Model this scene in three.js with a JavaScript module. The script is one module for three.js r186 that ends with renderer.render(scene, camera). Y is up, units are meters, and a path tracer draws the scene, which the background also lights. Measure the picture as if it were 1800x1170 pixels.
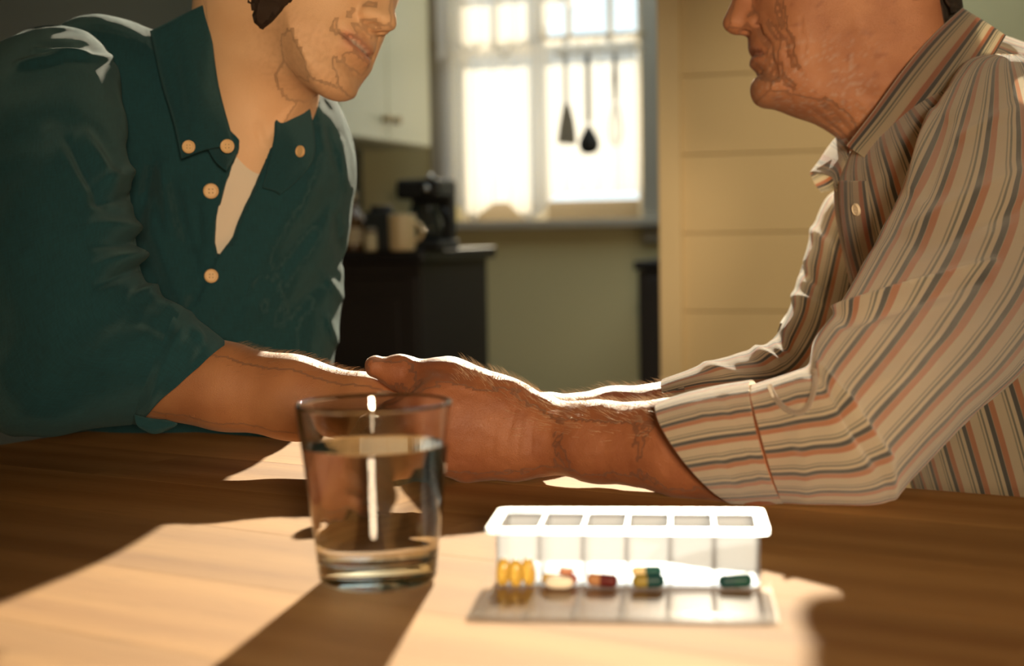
import * as THREE from 'three';
import { RoundedBoxGeometry } from 'three/addons/geometries/RoundedBoxGeometry.js';
import { mergeGeometries } from 'three/addons/utils/BufferGeometryUtils.js';
import { ImprovedNoise } from 'three/addons/math/ImprovedNoise.js';
import { RectAreaLightUniformsLib } from 'three/addons/lights/RectAreaLightUniformsLib.js';

// ------------------------------------------------------------------ camera, sky, sun, exposure
const W = 1800, H = 1170, F = 2590, DEG = Math.PI / 180;
const scene = new THREE.Scene();
const camera = new THREE.PerspectiveCamera(2 * Math.atan(H / 2 / F) / DEG, W / H, 0.05, 80);
camera.position.set(0, 0.935, 0);
camera.rotation.set(-4 * DEG, 0, -1 * DEG, 'YXZ');
camera.focus = 1.14; camera.userData.fStop = 5.2;
camera.updateMatrixWorld(true);
scene.background = new THREE.Color().setRGB(1.15, 1.36, 1.42);
const LAMP = 7.0, SPOT = 8.8;                                             // candela of the added fill lamp and of the added ceiling spot
const SUN = new THREE.Vector3(0.13, 0.425, -0.98).normalize();           // towards the sun, high behind the two men
const sun = new THREE.DirectionalLight(new THREE.Color().setRGB(1, 0.86, 0.62), 16);
sun.name = 'sun'; sun.target.position.set(0.1, 0.75, -1.1); sun.position.copy(sun.target.position).addScaledVector(SUN, 8);
sun.castShadow = true; sun.shadow.radius = 1.8; sun.shadow.mapSize.set(2048, 2048);
Object.assign(sun.shadow.camera, { left: -2.2, right: 2.2, top: 2.2, bottom: -2.2, near: 0.5, far: 14 });
scene.add(sun, sun.target);
const renderer = new THREE.WebGLRenderer({ antialias: true });
renderer.toneMapping = THREE.LinearToneMapping; renderer.toneMappingExposure = 1.0;
renderer.shadowMap.enabled = true;
RectAreaLightUniformsLib.init();

// ------------------------------------------------------------------ helpers
const V3 = (x, y, z) => new THREE.Vector3(x, y, z);
const MW = camera.matrixWorld, MI = MW.clone().invert();
const camRight = V3(1, 0, 0).transformDirection(MW), camUp = V3(0, 1, 0).transformDirection(MW), camBack = V3(0, 0, 1).transformDirection(MW);
function P(px, py, Z) {                                              // the point that stands Z metres away and is seen at (px, py)
  const v = V3((px - W / 2) / F, (H / 2 - py) / F, -1).transformDirection(MW);
  return v.multiplyScalar(Z / -v.z).add(camera.position);
}
const mi = MI.elements;
let qx = 0, qy = 0;
function toPx(x, y, z) {
  const a = mi[0] * x + mi[4] * y + mi[8] * z + mi[12], b = mi[1] * x + mi[5] * y + mi[9] * z + mi[13], c = -(mi[2] * x + mi[6] * y + mi[10] * z + mi[14]);
  qx = W / 2 + F * a / c; qy = H / 2 - F * b / c;
}
let seed = 12345;
const rnd = () => { seed = (seed + 0x6d2b79f5) | 0; let t = Math.imul(seed ^ (seed >>> 15), 1 | seed); t = (t + Math.imul(t ^ (t >>> 7), 61 | t)) ^ t; return ((t ^ (t >>> 14)) >>> 0) / 4294967296; };
const noiseGen = new ImprovedNoise();
const nz = (x, y, z) => noiseGen.noise(x, y, z);
const fbm = (x, y, z) => nz(x, y, z) + 0.5 * nz(x * 2.1 + 5, y * 2.1, z * 2.1) + 0.25 * nz(x * 4.3, y * 4.3 + 9, z * 4.3);
const clamp = (x, a, b) => Math.min(b, Math.max(a, x)), mix = (a, b, t) => a + (b - a) * t, smooth = (a, b, x) => { const t = clamp((x - a) / (b - a), 0, 1); return t * t * (3 - 2 * t); };
const names = new Map();
function numbered(n) { const k = names.get(n) ?? 0; names.set(n, k + 1); return k ? `${n}_${String(k).padStart(3, '0')}` : n; }
function shadows(m) { m.castShadow = m.receiveShadow = true; return m; }
function part(name, geometry, material, parent, label) {
  const m = shadows(new THREE.Mesh(geometry, material)); m.name = name;
  const n = parent.children.filter((c) => c.name === name || c.name.startsWith(name + '_0')).length;
  if (n) m.name = `${name}_${String(n).padStart(3, '0')}`;
  if (label) m.userData.label = label;
  parent.add(m); return m;
}
function thing(name, label, category, group) {
  const g = new THREE.Group(); g.name = numbered(name); g.userData = { label, category };
  if (group) g.userData.group = group;
  scene.add(g); return g;
}
function single(name, geometry, material, label, category, group) {
  const m = shadows(new THREE.Mesh(geometry, material)); m.name = numbered(name); m.userData = { label, category };
  if (group) m.userData.group = group;
  scene.add(m); return m;
}
function structure(name, geometry, material, label) {
  const m = geometry ? shadows(new THREE.Mesh(geometry, material)) : new THREE.Group();
  m.name = name; m.userData.kind = 'structure'; if (label) m.userData.label = label;
  scene.add(m); return m;
}
const box = (w, h, d, x = 0, y = 0, z = 0, r = 0) => (r ? new RoundedBoxGeometry(w, h, d, 2, r) : new THREE.BoxGeometry(w, h, d)).translate(x, y, z);
const lathe = (pts, n = 32) => new THREE.LatheGeometry(pts.map((p) => new THREE.Vector2(p[0], p[1])), n);
const merge = (list) => mergeGeometries(list.map((g) => { const q = g.index ? g.toNonIndexed() : g; for (const k of Object.keys(q.attributes)) if (!['position', 'normal', 'uv'].includes(k)) q.deleteAttribute(k); return q; }));
const ROOM = -18 * DEG, TABLE = -32 * DEG;
function turned(o, angle, x = 0, y = 0, z = 0) { o.rotation.y = angle; o.position.set(x, y, z); return o; }
const fromRoom = (a, y, b) => V3(a, y, -b).applyAxisAngle(V3(0, 1, 0), ROOM);
const fromTable = (a, y, b) => V3(a, y, -b).applyAxisAngle(V3(0, 1, 0), TABLE);
function inRoom(o, a, y, b, more = 0) { o.position.copy(fromRoom(a, y, b)); o.rotation.y = ROOM + more; return o; }

// textures
function paint(w, h, f, srgb = false) {
  const d = new Uint8Array(w * h * 4);
  for (let y = 0; y < h; y++) for (let x = 0; x < w; x++) { const c = f(x / w, y / h, x, y), i = (y * w + x) * 4; d[i] = clamp(c[0], 0, 1) * 255; d[i + 1] = clamp(c[1], 0, 1) * 255; d[i + 2] = clamp(c[2], 0, 1) * 255; d[i + 3] = 255; }
  const t = new THREE.DataTexture(d, w, h); t.wrapS = t.wrapT = THREE.RepeatWrapping; t.magFilter = THREE.LinearFilter; t.minFilter = THREE.LinearMipmapLinearFilter; t.generateMipmaps = true;
  if (srgb) t.colorSpace = THREE.SRGBColorSpace;
  t.needsUpdate = true; return t;
}
const toS = (c) => c.map((x) => Math.pow(clamp(x, 0, 1), 1 / 2.2));
const repeat = (t, x, y) => { const c = t.clone(); c.repeat.set(x, y); c.needsUpdate = true; return c; };
const ring = (f) => (u, v) => f(Math.cos(u * 6.2832) * 3, Math.sin(u * 6.2832) * 3, Math.cos(v * 6.2832) * 3, Math.sin(v * 6.2832) * 3);
const weave = paint(128, 128, (u, v, x, y) => { const a = (x >> 1) % 2 ^ (y >> 1) % 2, n = 0.5 + 0.5 * fbm(u * 16, v * 16, 1.5); const k = 0.35 + 0.35 * a + 0.3 * n; return [k, k, k]; });
const grit = paint(256, 256, ring((a, b, c, d) => { const k = 0.5 + 0.4 * fbm(a * 2 + c * 3.1, b * 2 + d * 3.1, c - a); return [k, k, k]; }));
const pbr = (o) => new THREE.MeshPhysicalMaterial(o);
const rgb = (r, g, b) => new THREE.Color().setRGB(r, g, b);
const plain = (r, g, b, rough = 0.7, o = {}) => pbr({ color: rgb(r, g, b), roughness: rough, ...o });

// signed distances
function cap(x, y, z, a, b, ra, rb) {
  const ax = b.x - a.x, ay = b.y - a.y, az = b.z - a.z, px = x - a.x, py = y - a.y, pz = z - a.z;
  const t = clamp((px * ax + py * ay + pz * az) / (ax * ax + ay * ay + az * az), 0, 1), dx = px - ax * t, dy = py - ay * t, dz = pz - az * t;
  return Math.sqrt(dx * dx + dy * dy + dz * dz) - mix(ra, rb, t);
}
const smin = (a, b, k) => { const h = Math.max(k - Math.abs(a - b), 0) / k; return Math.min(a, b) - h * h * k * 0.25; };
const smax = (a, b, k) => -smin(-a, -b, k);
function ell(x, y, z, cx, cy, cz, rx, ry, rz) { const a = (x - cx) / rx, b = (y - cy) / ry, c = (z - cz) / rz; return (Math.sqrt(a * a + b * b + c * c) - 1) * Math.min(rx, ry, rz); }
function poly2(pts, x, y) {
  let d = 1e9, s = 1;
  for (let i = 0, j = pts.length - 1; i < pts.length; j = i++) {
    const vi = pts[i], vj = pts[j], ex = vj[0] - vi[0], ey = vj[1] - vi[1], wx = x - vi[0], wy = y - vi[1];
    const t = clamp((wx * ex + wy * ey) / (ex * ex + ey * ey), 0, 1), bx = wx - ex * t, by = wy - ey * t;
    d = Math.min(d, bx * bx + by * by);
    const c1 = y >= vi[1], c2 = y < vj[1], c3 = ex * wy > ey * wx;
    if ((c1 && c2 && c3) || (!c1 && !c2 && !c3)) s = -s;
  }
  return s * Math.sqrt(d);
}
function curve2(pts, n) {                                            // a smooth closed outline through the points
  const c = new THREE.CatmullRomCurve3(pts.map((p) => V3(p[0], p[1], 0)), true, 'centripetal');
  return c.getPoints(n).slice(0, -1).map((p) => [p.x, p.y]);
}
function ridge(list, x, y) {                                         // creases and swellings along short lines: [x0, y0, x1, y1, width, height]
  let s = 0;
  for (const [x0, y0, x1, y1, w, a] of list) {
    const ex = x1 - x0, ey = y1 - y0, l2 = ex * ex + ey * ey, t = ((x - x0) * ex + (y - y0) * ey) / l2, tc = clamp(t, 0, 1), dx = x - x0 - ex * tc, dy = y - y0 - ey * tc, d2 = (dx * dx + dy * dy) / (w * w);
    if (d2 < 9) s += a * Math.exp(-d2) * (0.35 + 0.65 * Math.sin(Math.PI * clamp(0.12 + 0.76 * tc, 0, 1)));
  }
  return s;
}
function nets(f, lo, hi, h) {                                        // surface of f = 0 on a grid, points moved onto it
  const nx = Math.ceil((hi.x - lo.x) / h) + 1, ny = Math.ceil((hi.y - lo.y) / h) + 1, nzz = Math.ceil((hi.z - lo.z) / h) + 1, val = new Float32Array(nx * ny * nzz), at = (i, j, k) => (k * ny + j) * nx + i;
  for (let k = 0; k < nzz; k++) for (let j = 0; j < ny; j++) for (let i = 0; i < nx; i++) val[at(i, j, k)] = f(lo.x + i * h, lo.y + j * h, lo.z + k * h);
  const id = new Int32Array(nx * ny * nzz).fill(-1), pos = [], idx = [];
  const E = [[0, 1], [2, 3], [4, 5], [6, 7], [0, 2], [1, 3], [4, 6], [5, 7], [0, 4], [1, 5], [2, 6], [3, 7]];
  for (let k = 0; k < nzz - 1; k++) for (let j = 0; j < ny - 1; j++) for (let i = 0; i < nx - 1; i++) {
    const v = []; let m = 0;
    for (let c = 0; c < 8; c++) { v[c] = val[at(i + (c & 1), j + (c >> 1 & 1), k + (c >> 2))]; if (v[c] < 0) m |= 1 << c; }
    if (m === 0 || m === 255) continue;
    let x = 0, y = 0, z = 0, n = 0;
    for (const [a, b] of E) if ((v[a] < 0) !== (v[b] < 0)) { const t = v[a] / (v[a] - v[b]); x += mix(a & 1, b & 1, t); y += mix(a >> 1 & 1, b >> 1 & 1, t); z += mix(a >> 2, b >> 2, t); n++; }
    id[at(i, j, k)] = pos.length / 3; pos.push(lo.x + (i + x / n) * h, lo.y + (j + y / n) * h, lo.z + (k + z / n) * h);
  }
  const quad = (a, b, c, d, flip) => { if (a < 0 || b < 0 || c < 0 || d < 0) return; flip ? idx.push(a, c, b, a, d, c) : idx.push(a, b, c, a, c, d); };
  for (let k = 1; k < nzz - 1; k++) for (let j = 1; j < ny - 1; j++) for (let i = 1; i < nx - 1; i++) {
    const s = val[at(i, j, k)] < 0;
    if (s !== val[at(i + 1, j, k)] < 0) quad(id[at(i, j - 1, k - 1)], id[at(i, j, k - 1)], id[at(i, j, k)], id[at(i, j - 1, k)], !s);
    if (s !== val[at(i, j + 1, k)] < 0) quad(id[at(i - 1, j, k - 1)], id[at(i - 1, j, k)], id[at(i, j, k)], id[at(i, j, k - 1)], !s);
    if (s !== val[at(i, j, k + 1)] < 0) quad(id[at(i - 1, j - 1, k)], id[at(i, j - 1, k)], id[at(i, j, k)], id[at(i - 1, j, k)], !s);
  }
  const nor = new Float32Array(pos.length), uv = new Float32Array(pos.length / 3 * 2), e = h * 0.45;
  for (let q = 0; q < pos.length / 3; q++) {
    let x = pos[q * 3], y = pos[q * 3 + 1], z = pos[q * 3 + 2], gx, gy, gz, l;
    for (let it = 0; it < 2; it++) {
      gx = (f(x + e, y, z) - f(x - e, y, z)) / (2 * e); gy = (f(x, y + e, z) - f(x, y - e, z)) / (2 * e); gz = (f(x, y, z + e) - f(x, y, z - e)) / (2 * e); l = gx * gx + gy * gy + gz * gz + 1e-9;
      if (it === 0) { const s = clamp(f(x, y, z) / l, -h / Math.sqrt(l) * 0.5, h / Math.sqrt(l) * 0.5); x -= gx * s; y -= gy * s; z -= gz * s; }
    }
    l = Math.sqrt(l); pos[q * 3] = x; pos[q * 3 + 1] = y; pos[q * 3 + 2] = z; nor[q * 3] = gx / l; nor[q * 3 + 1] = gy / l; nor[q * 3 + 2] = gz / l;
    const ay = Math.abs(gy), ax = Math.abs(gx), az = Math.abs(gz);
    uv[q * 2] = ax > az && ax > ay ? z : x; uv[q * 2 + 1] = ay > ax && ay > az ? z : y;
  }
  const g = new THREE.BufferGeometry();
  g.setAttribute('position', new THREE.Float32BufferAttribute(pos, 3)); g.setAttribute('normal', new THREE.BufferAttribute(nor, 3)); g.setAttribute('uv', new THREE.BufferAttribute(uv, 2)); g.setIndex(idx);
  return g;
}
function around(pts, pad) { const b = new THREE.Box3().setFromPoints(pts); return [b.min.subScalar(pad), b.max.addScalar(pad)]; }
function hit(f, px, py, near = 0.8, far = 2.2) {                     // where the sight line through (px, py) meets f
  const a = P(px, py, near), b = P(px, py, far), n = 900; let last = null;
  for (let i = 0; i <= n; i++) { const p = a.clone().lerp(b, i / n); if (f(p.x, p.y, p.z) < 0) return p; }
  return null;
}
function gradient(f, p, e = 0.002) { return V3(f(p.x + e, p.y, p.z) - f(p.x - e, p.y, p.z), f(p.x, p.y + e, p.z) - f(p.x, p.y - e, p.z), f(p.x, p.y, p.z + e) - f(p.x, p.y, p.z - e)).normalize(); }
// a tube through cross-sections; each: upper and lower outline point, distance, half depth, sideways shift of the far side
const cr = (p0, p1, p2, p3, t) => 0.5 * (2 * p1 + (p2 - p0) * t + (2 * p0 - 5 * p1 + 4 * p2 - p3) * t * t + (3 * p1 - p0 - 3 * p2 + p3) * t * t * t);
function loft(stations, nu, nv, o = {}) {
  const S = stations.map(([ux, uy, lx, ly, Z, r, sx = 0, Zd = 0]) => {
    const u = P(ux, uy, Z + Zd), l = P(lx, ly, Z - Zd), c = u.clone().add(l).multiplyScalar(0.5), v = u.clone().sub(l).multiplyScalar(0.5);
    const m = P((ux + lx) / 2 + sx, (uy + ly) / 2, Z + r); return [c, v, m.sub(c)];
  });
  const pos = [], uv = [], idx = [], n = S.length - 1, get = (s, i, k) => S[clamp(s, 0, n)][i].getComponent(k);
  const per = o.around ?? 0.3; let along = 0, prev = null;
  for (let j = 0; j <= nv; j++) {
    const t = j / nv * n, s = Math.min(Math.floor(t), n - 1), f = t - s, q = [0, 1, 2].map((i) => V3(...[0, 1, 2].map((k) => cr(get(s - 1, i, k), get(s, i, k), get(s + 1, i, k), get(s + 2, i, k), f))));
    if (prev) along += q[0].distanceTo(prev); prev = q[0];
    for (let i = 0; i <= nu; i++) {
      const th = i / nu * 2 * Math.PI + Math.PI / 2, pw = o.power ?? 1, c = Math.cos(th), d = Math.sin(th), cc = Math.sign(c) * Math.pow(Math.abs(c), pw), dd = Math.sign(d) * Math.pow(Math.abs(d), pw);
      pos.push(q[0].x + q[1].x * cc + q[2].x * dd, q[0].y + q[1].y * cc + q[2].y * dd, q[0].z + q[1].z * cc + q[2].z * dd);
      uv.push(i / nu * per + (o.shift ?? 0), along);
    }
  }
  for (let j = 0; j < nv; j++) for (let i = 0; i < nu; i++) { const a = j * (nu + 1) + i, b = a + 1, c = a + nu + 1, d = c + 1; idx.push(a, c, b, b, c, d); }
  const g = new THREE.BufferGeometry(); g.setAttribute('position', new THREE.Float32BufferAttribute(pos, 3)); g.setAttribute('uv', new THREE.Float32BufferAttribute(uv, 2)); g.setIndex(idx);
  seamNormals(g, nu, nv);
  const N = g.attributes.normal, A = g.attributes.position; let facing = 0;   // outward?
  for (let j = 0; j <= nv; j += 4) { const q = j * (nu + 1), cx = (pos[q * 3] + pos[(q + nu / 2) * 3]) / 2, cy = (pos[q * 3 + 1] + pos[(q + nu / 2) * 3 + 1]) / 2, cz = (pos[q * 3 + 2] + pos[(q + nu / 2) * 3 + 2]) / 2; facing += (A.getX(q) - cx) * N.getX(q) + (A.getY(q) - cy) * N.getY(q) + (A.getZ(q) - cz) * N.getZ(q); }
  if (facing < 0) { for (let i = 0; i < idx.length; i += 3) [idx[i], idx[i + 1]] = [idx[i + 1], idx[i]]; g.setIndex(idx); seamNormals(g, nu, nv); }
  if (o.folds || o.rough) {
    const M = g.attributes.normal.clone();
    for (let i = 0; i < A.count; i++) {
      const x = A.getX(i), y = A.getY(i), z = A.getZ(i); toPx(x, y, z);
      const front = o.folds && (M.getX(i) * (x - camera.position.x) + M.getY(i) * (y - camera.position.y) + M.getZ(i) * (z - camera.position.z)) < 0.15;
      let d = front ? ridge(o.folds, qx, qy) : 0;
      if (o.rough) { const a = fbm(x * 9 + 3, y * 9, z * 9), b = Math.abs(nz(x * 17 + 40, y * 13, z * 17)); d += o.rough * (a * 0.7 - b * 0.9); }
      A.setXYZ(i, x + M.getX(i) * d, y + M.getY(i) * d, z + M.getZ(i) * d);
    }
    seamNormals(g, nu, nv);
  }
  return g;
}
function seamNormals(g, nu, nv) {
  g.deleteAttribute('normal'); g.computeVertexNormals(); const N = g.attributes.normal;
  for (let j = 0; j <= nv; j++) { const a = j * (nu + 1), b = a + nu, v = V3(N.getX(a) + N.getX(b), N.getY(a) + N.getY(b), N.getZ(a) + N.getZ(b)).normalize(); N.setXYZ(a, v.x, v.y, v.z); N.setXYZ(b, v.x, v.y, v.z); }
}
function hemmed(stations, back = 0.035) {                            // a tube's first end folded inwards, so that its edge has thickness
  const [a, b] = stations, k = 0.955, sh = ([ux, uy, lx, ly, Z, r, sx, zd], q, e) => { const mx = (ux + lx) / 2, my = (uy + ly) / 2; const ox = e * ((b[0] + b[2]) / 2 - mx), oy = e * ((b[1] + b[3]) / 2 - my); return [mx + (ux - mx) * q + ox, my + (uy - my) * q + oy, mx + (lx - mx) * q + ox, my + (ly - my) * q + oy, Z, r * q, sx, zd]; };
  return [sh(a, 0.9, 0.5), sh(a, k, 0.02), a, ...stations.slice(1)];
}
// a cloth sheet with thickness through a net of points [px, py, Z]
function sheet(rows, nu, nv, thick, o = {}) {
  const R = rows.map((r) => r.map((p) => (p.isVector3 ? p : P(...p)))), m = R.length - 1, n = R[0].length - 1, pos = [], uv = [];
  const pt = (s, t) => {
    const a = Math.min(Math.floor(s * m), m - 1 < 0 ? 0 : m - 1), fs = s * m - a, b = Math.min(Math.floor(t * n), n - 1), ft = t * n - b, g = (i, j, k) => R[clamp(i, 0, m)][clamp(j, 0, n)].getComponent(k);
    return V3(...[0, 1, 2].map((k) => cr(...[-1, 0, 1, 2].map((di) => cr(g(a + di, b - 1, k), g(a + di, b, k), g(a + di, b + 1, k), g(a + di, b + 2, k), ft)), fs)));
  };
  const grid = []; for (let j = 0; j <= nv; j++) for (let i = 0; i <= nu; i++) grid.push(pt(j / nv, i / nu));
  const g0 = new THREE.BufferGeometry(), id0 = [];
  g0.setAttribute('position', new THREE.Float32BufferAttribute(grid.flatMap((p) => [p.x, p.y, p.z]), 3));
  for (let j = 0; j < nv; j++) for (let i = 0; i < nu; i++) { const a = j * (nu + 1) + i; id0.push(a, a + 1, a + nu + 1, a + 1, a + nu + 2, a + nu + 1); }
  g0.setIndex(id0); g0.computeVertexNormals(); const N = g0.attributes.normal, su = o.su ?? 0.1, sv = o.sv ?? 0.1, cnt = grid.length, idx = [];
  for (const side of [1, -1]) for (let q = 0; q < cnt; q++) {
    const j = Math.floor(q / (nu + 1)), i = q % (nu + 1), e = Math.min(1, 0.25 + Math.min(i, nu - i, j, nv - j) * 0.75), p = grid[q]; toPx(p.x, p.y, p.z);
    const d = (o.folds ? ridge(o.folds, qx, qy) : 0) + (o.rough ? o.rough * fbm(p.x * 12, p.y * 12, p.z * 12) : 0), t = side * thick / 2 * e + d;
    pos.push(p.x + N.getX(q) * t, p.y + N.getY(q) * t, p.z + N.getZ(q) * t);
    uv.push(o.swap ? j / nv * sv : i / nu * su, o.swap ? i / nu * su : j / nv * sv);
  }
  for (let i = 0; i < id0.length; i += 3) { idx.push(id0[i], id0[i + 1], id0[i + 2], id0[i] + cnt, id0[i + 2] + cnt, id0[i + 1] + cnt); }
  const rim = (a, b) => idx.push(a, a + cnt, b, b, a + cnt, b + cnt);
  for (let i = 0; i < nu; i++) { rim(i, i + 1); rim(nv * (nu + 1) + i + 1, nv * (nu + 1) + i); }
  for (let j = 0; j < nv; j++) { rim((j + 1) * (nu + 1), j * (nu + 1)); rim(j * (nu + 1) + nu, (j + 1) * (nu + 1) + nu); }
  const g = new THREE.BufferGeometry(); g.setAttribute('position', new THREE.Float32BufferAttribute(pos, 3)); g.setAttribute('uv', new THREE.Float32BufferAttribute(uv, 2)); g.setIndex(idx); g.computeVertexNormals();
  return g;
}

// ------------------------------------------------------------------ the room
const M = {
  plasterShaded: plain(0.12, 0.115, 0.08, 0.9, { bumpMap: repeat(grit, 1.2, 1.2), bumpScale: 0.0015 }),  // same plaster with the shade of the left wall put into its colour
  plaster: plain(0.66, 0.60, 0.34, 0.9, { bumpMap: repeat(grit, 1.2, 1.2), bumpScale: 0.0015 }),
  ceiling: plain(0.62, 0.58, 0.46, 0.95), floor: plain(0.22, 0.12, 0.05, 0.5),
  beige: plain(0.78, 0.60, 0.33, 0.6), beigeTrim: plain(0.84, 0.66, 0.38, 0.55), rail: plain(0.34, 0.27, 0.18, 0.6), casing: plain(0.46, 0.42, 0.34, 0.6), sash: plain(0.62, 0.56, 0.46, 0.5),
  cream: plain(0.66, 0.63, 0.44, 0.45), dark: plain(0.028, 0.022, 0.02, 0.5), darkTop: plain(0.022, 0.02, 0.02, 0.35), black: plain(0.012, 0.013, 0.013, 0.45), steel: plain(0.55, 0.53, 0.48, 0.35, { metalness: 1 }), brass: plain(0.5, 0.4, 0.25, 0.4, { metalness: 1 }),
  pane: pbr({ color: rgb(1, 1, 1), roughness: 0.02, transmission: 1, thickness: 0, ior: 1.5 }),
  sheer: pbr({ color: rgb(0.93, 0.90, 0.85), roughness: 1, transmission: 0.3, thickness: 0, side: THREE.DoubleSide, transparent: true, opacity: 0.9, bumpMap: repeat(weave, 60, 60), bumpScale: 0.0004 }),
};
function planarUV(g, du = 0, dv = 0) {                                // uv in metres, from above or the side a face looks to
  const p = g.attributes.position, n = g.attributes.normal, uv = new Float32Array(p.count * 2);
  for (let i = 0; i < p.count; i++) { const ax = Math.abs(n.getX(i)), ay = Math.abs(n.getY(i)), az = Math.abs(n.getZ(i)); uv[i * 2] = (ax > ay && ax > az ? p.getZ(i) : p.getX(i)) + du; uv[i * 2 + 1] = (ay > ax && ay > az ? p.getZ(i) : p.getY(i)) + dv; }
  g.setAttribute('uv', new THREE.BufferAttribute(uv, 2)); return g;
}
const A0 = -2.19, A1 = 1.9, B0 = -1.5, B1 = 5.0, TOP = 2.16;
function roomPanel(name, shape, depth, material) { return structure(name, planarUV(new THREE.ExtrudeGeometry(shape, { depth, bevelEnabled: false })), material); }
const rect = (x0, y0, x1, y1) => new THREE.Shape([new THREE.Vector2(x0, y0), new THREE.Vector2(x1, y0), new THREE.Vector2(x1, y1), new THREE.Vector2(x0, y1)]);
const hole = (x0, y0, x1, y1) => new THREE.Path([new THREE.Vector2(x0, y0), new THREE.Vector2(x0, y1), new THREE.Vector2(x1, y1), new THREE.Vector2(x1, y0)]);
inRoom(structure('floor', planarUV(box(A1 - A0 + 0.4, 0.12, B1 - B0 + 0.4, (A0 + A1) / 2, -0.06, -(B0 + B1) / 2)), M.floor), 0, 0, 0);
const WIN = [-1.84, 0.965, -1.13, 2.05];
{ const s = rect(A0 - 0.2, 0, A1 + 0.2, TOP); s.holes.push(hole(...WIN)); inRoom(roomPanel('wall_back', s, 0.16, M.plaster), 0, 0, B1 + 0.16); }
inRoom(structure('wall_left', planarUV(box(0.16, TOP, B1 - B0, A0 - 0.08, TOP / 2, -(B0 + B1) / 2)), M.plasterShaded), 0, 0, 0);
inRoom(structure('wall_right', planarUV(box(0.16, TOP, B1 - B0, A1 + 0.08, TOP / 2, -(B0 + B1) / 2)), M.plaster), 0, 0, 0);
inRoom(structure('wall_front', planarUV(box(A1 - A0 + 0.4, TOP, 0.16, (A0 + A1) / 2, TOP / 2, -B0 + 0.08)), M.plaster), 0, 0, 0);
const ROOF = [-1.6, 2.95, 0.3, 4.96];                                // added unseen roof light over the kitchen end, cut to let the sun in
{ const s = rect(A0 - 0.2, B0 - 0.2, A1 + 0.2, B1 + 0.2); s.holes.push(hole(...ROOF));
  const g = new THREE.ExtrudeGeometry(s, { depth: 0.07, bevelEnabled: false }).rotateX(-Math.PI / 2); inRoom(structure('ceiling', planarUV(g), M.ceiling), 0, TOP, 0);
  const w = structure('added_window_2', null, null, 'white frame of the added unseen roof light'); inRoom(w, 0, TOP + 0.07, 0);
  const [a0, b0, a1, b1] = ROOF;
  for (const [x, z, sx, sz] of [[a0 - 0.03, -(b0 + b1) / 2, 0.06, b1 - b0 + 0.12], [a1 + 0.03, -(b0 + b1) / 2, 0.06, b1 - b0 + 0.12], [(a0 + a1) / 2, -b0 + 0.03, a1 - a0, 0.06], [(a0 + a1) / 2, -b1 - 0.03, a1 - a0, 0.06]]) part('window_frame', box(sx, 0.03, sz, x, 0.015, z), M.sash, w);
  part('window_pane', box(a1 - a0, 0.006, b1 - b0, (a0 + a1) / 2, 0.033, -(b0 + b1) / 2), M.pane, w);
}
{ // kitchen window
  const w = structure('window_1', null, null, 'kitchen window with pale sash bars'); inRoom(w, 0, 0, B1);
  const [x0, y0, x1, y1] = WIN, xm = (x0 + x1) / 2, ym = (y0 + y1) / 2;
  for (const x of [x0 - 0.03, x1 + 0.03]) part('window_casing', box(0.075, y1 - y0 + 0.16, 0.03, x, ym, 0.015, 0.005), M.casing, w);
  part('window_casing', box(x1 - x0 + 0.2, 0.08, 0.03, xm, y1 + 0.04, 0.015, 0.005), M.casing, w);
  part('window_sill', box(x1 - x0 + 0.24, 0.03, 0.11, xm, y0 - 0.012, 0.02, 0.006), M.casing, w);
  for (const x of [x0 + 0.02, x1 - 0.02]) part('sash_stile', box(0.04, y1 - y0, 0.04, x, ym, -0.08, 0.004), M.sash, w);
  part('sash_stile', box(0.05, y1 - y0, 0.045, -1.527, ym, -0.08, 0.004), M.sash, w);
  for (const y of [y0 + 0.035, y1 - 0.025]) part('sash_rail', box(x1 - x0, 0.07, 0.04, xm, y, -0.082, 0.004), M.rail, w);
  part('sash_rail', box(x1 - x0, 0.055, 0.04, xm, 1.588, -0.083, 0.004), M.sash, w);
  for (const x of [-1.68, -1.42, -1.27]) part('glazing_bar', box(0.016, 0.46, 0.03, x, 1.83, -0.082, 0.003), M.sash, w);
  part('glazing_bar', box(x1 - x0, 0.016, 0.03, xm, 1.80, -0.084, 0.003), M.sash, w);
  for (const [xa, xb] of [[x0 + 0.04, -1.552], [-1.502, x1 - 0.04]]) for (const [ya, yb] of [[y0 + 0.07, 1.56], [1.616, y1 - 0.05]]) part('window_pane', box(xb - xa, yb - ya, 0.004, (xa + xb) / 2, (ya + yb) / 2, -0.09), M.pane, w);
}
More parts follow.
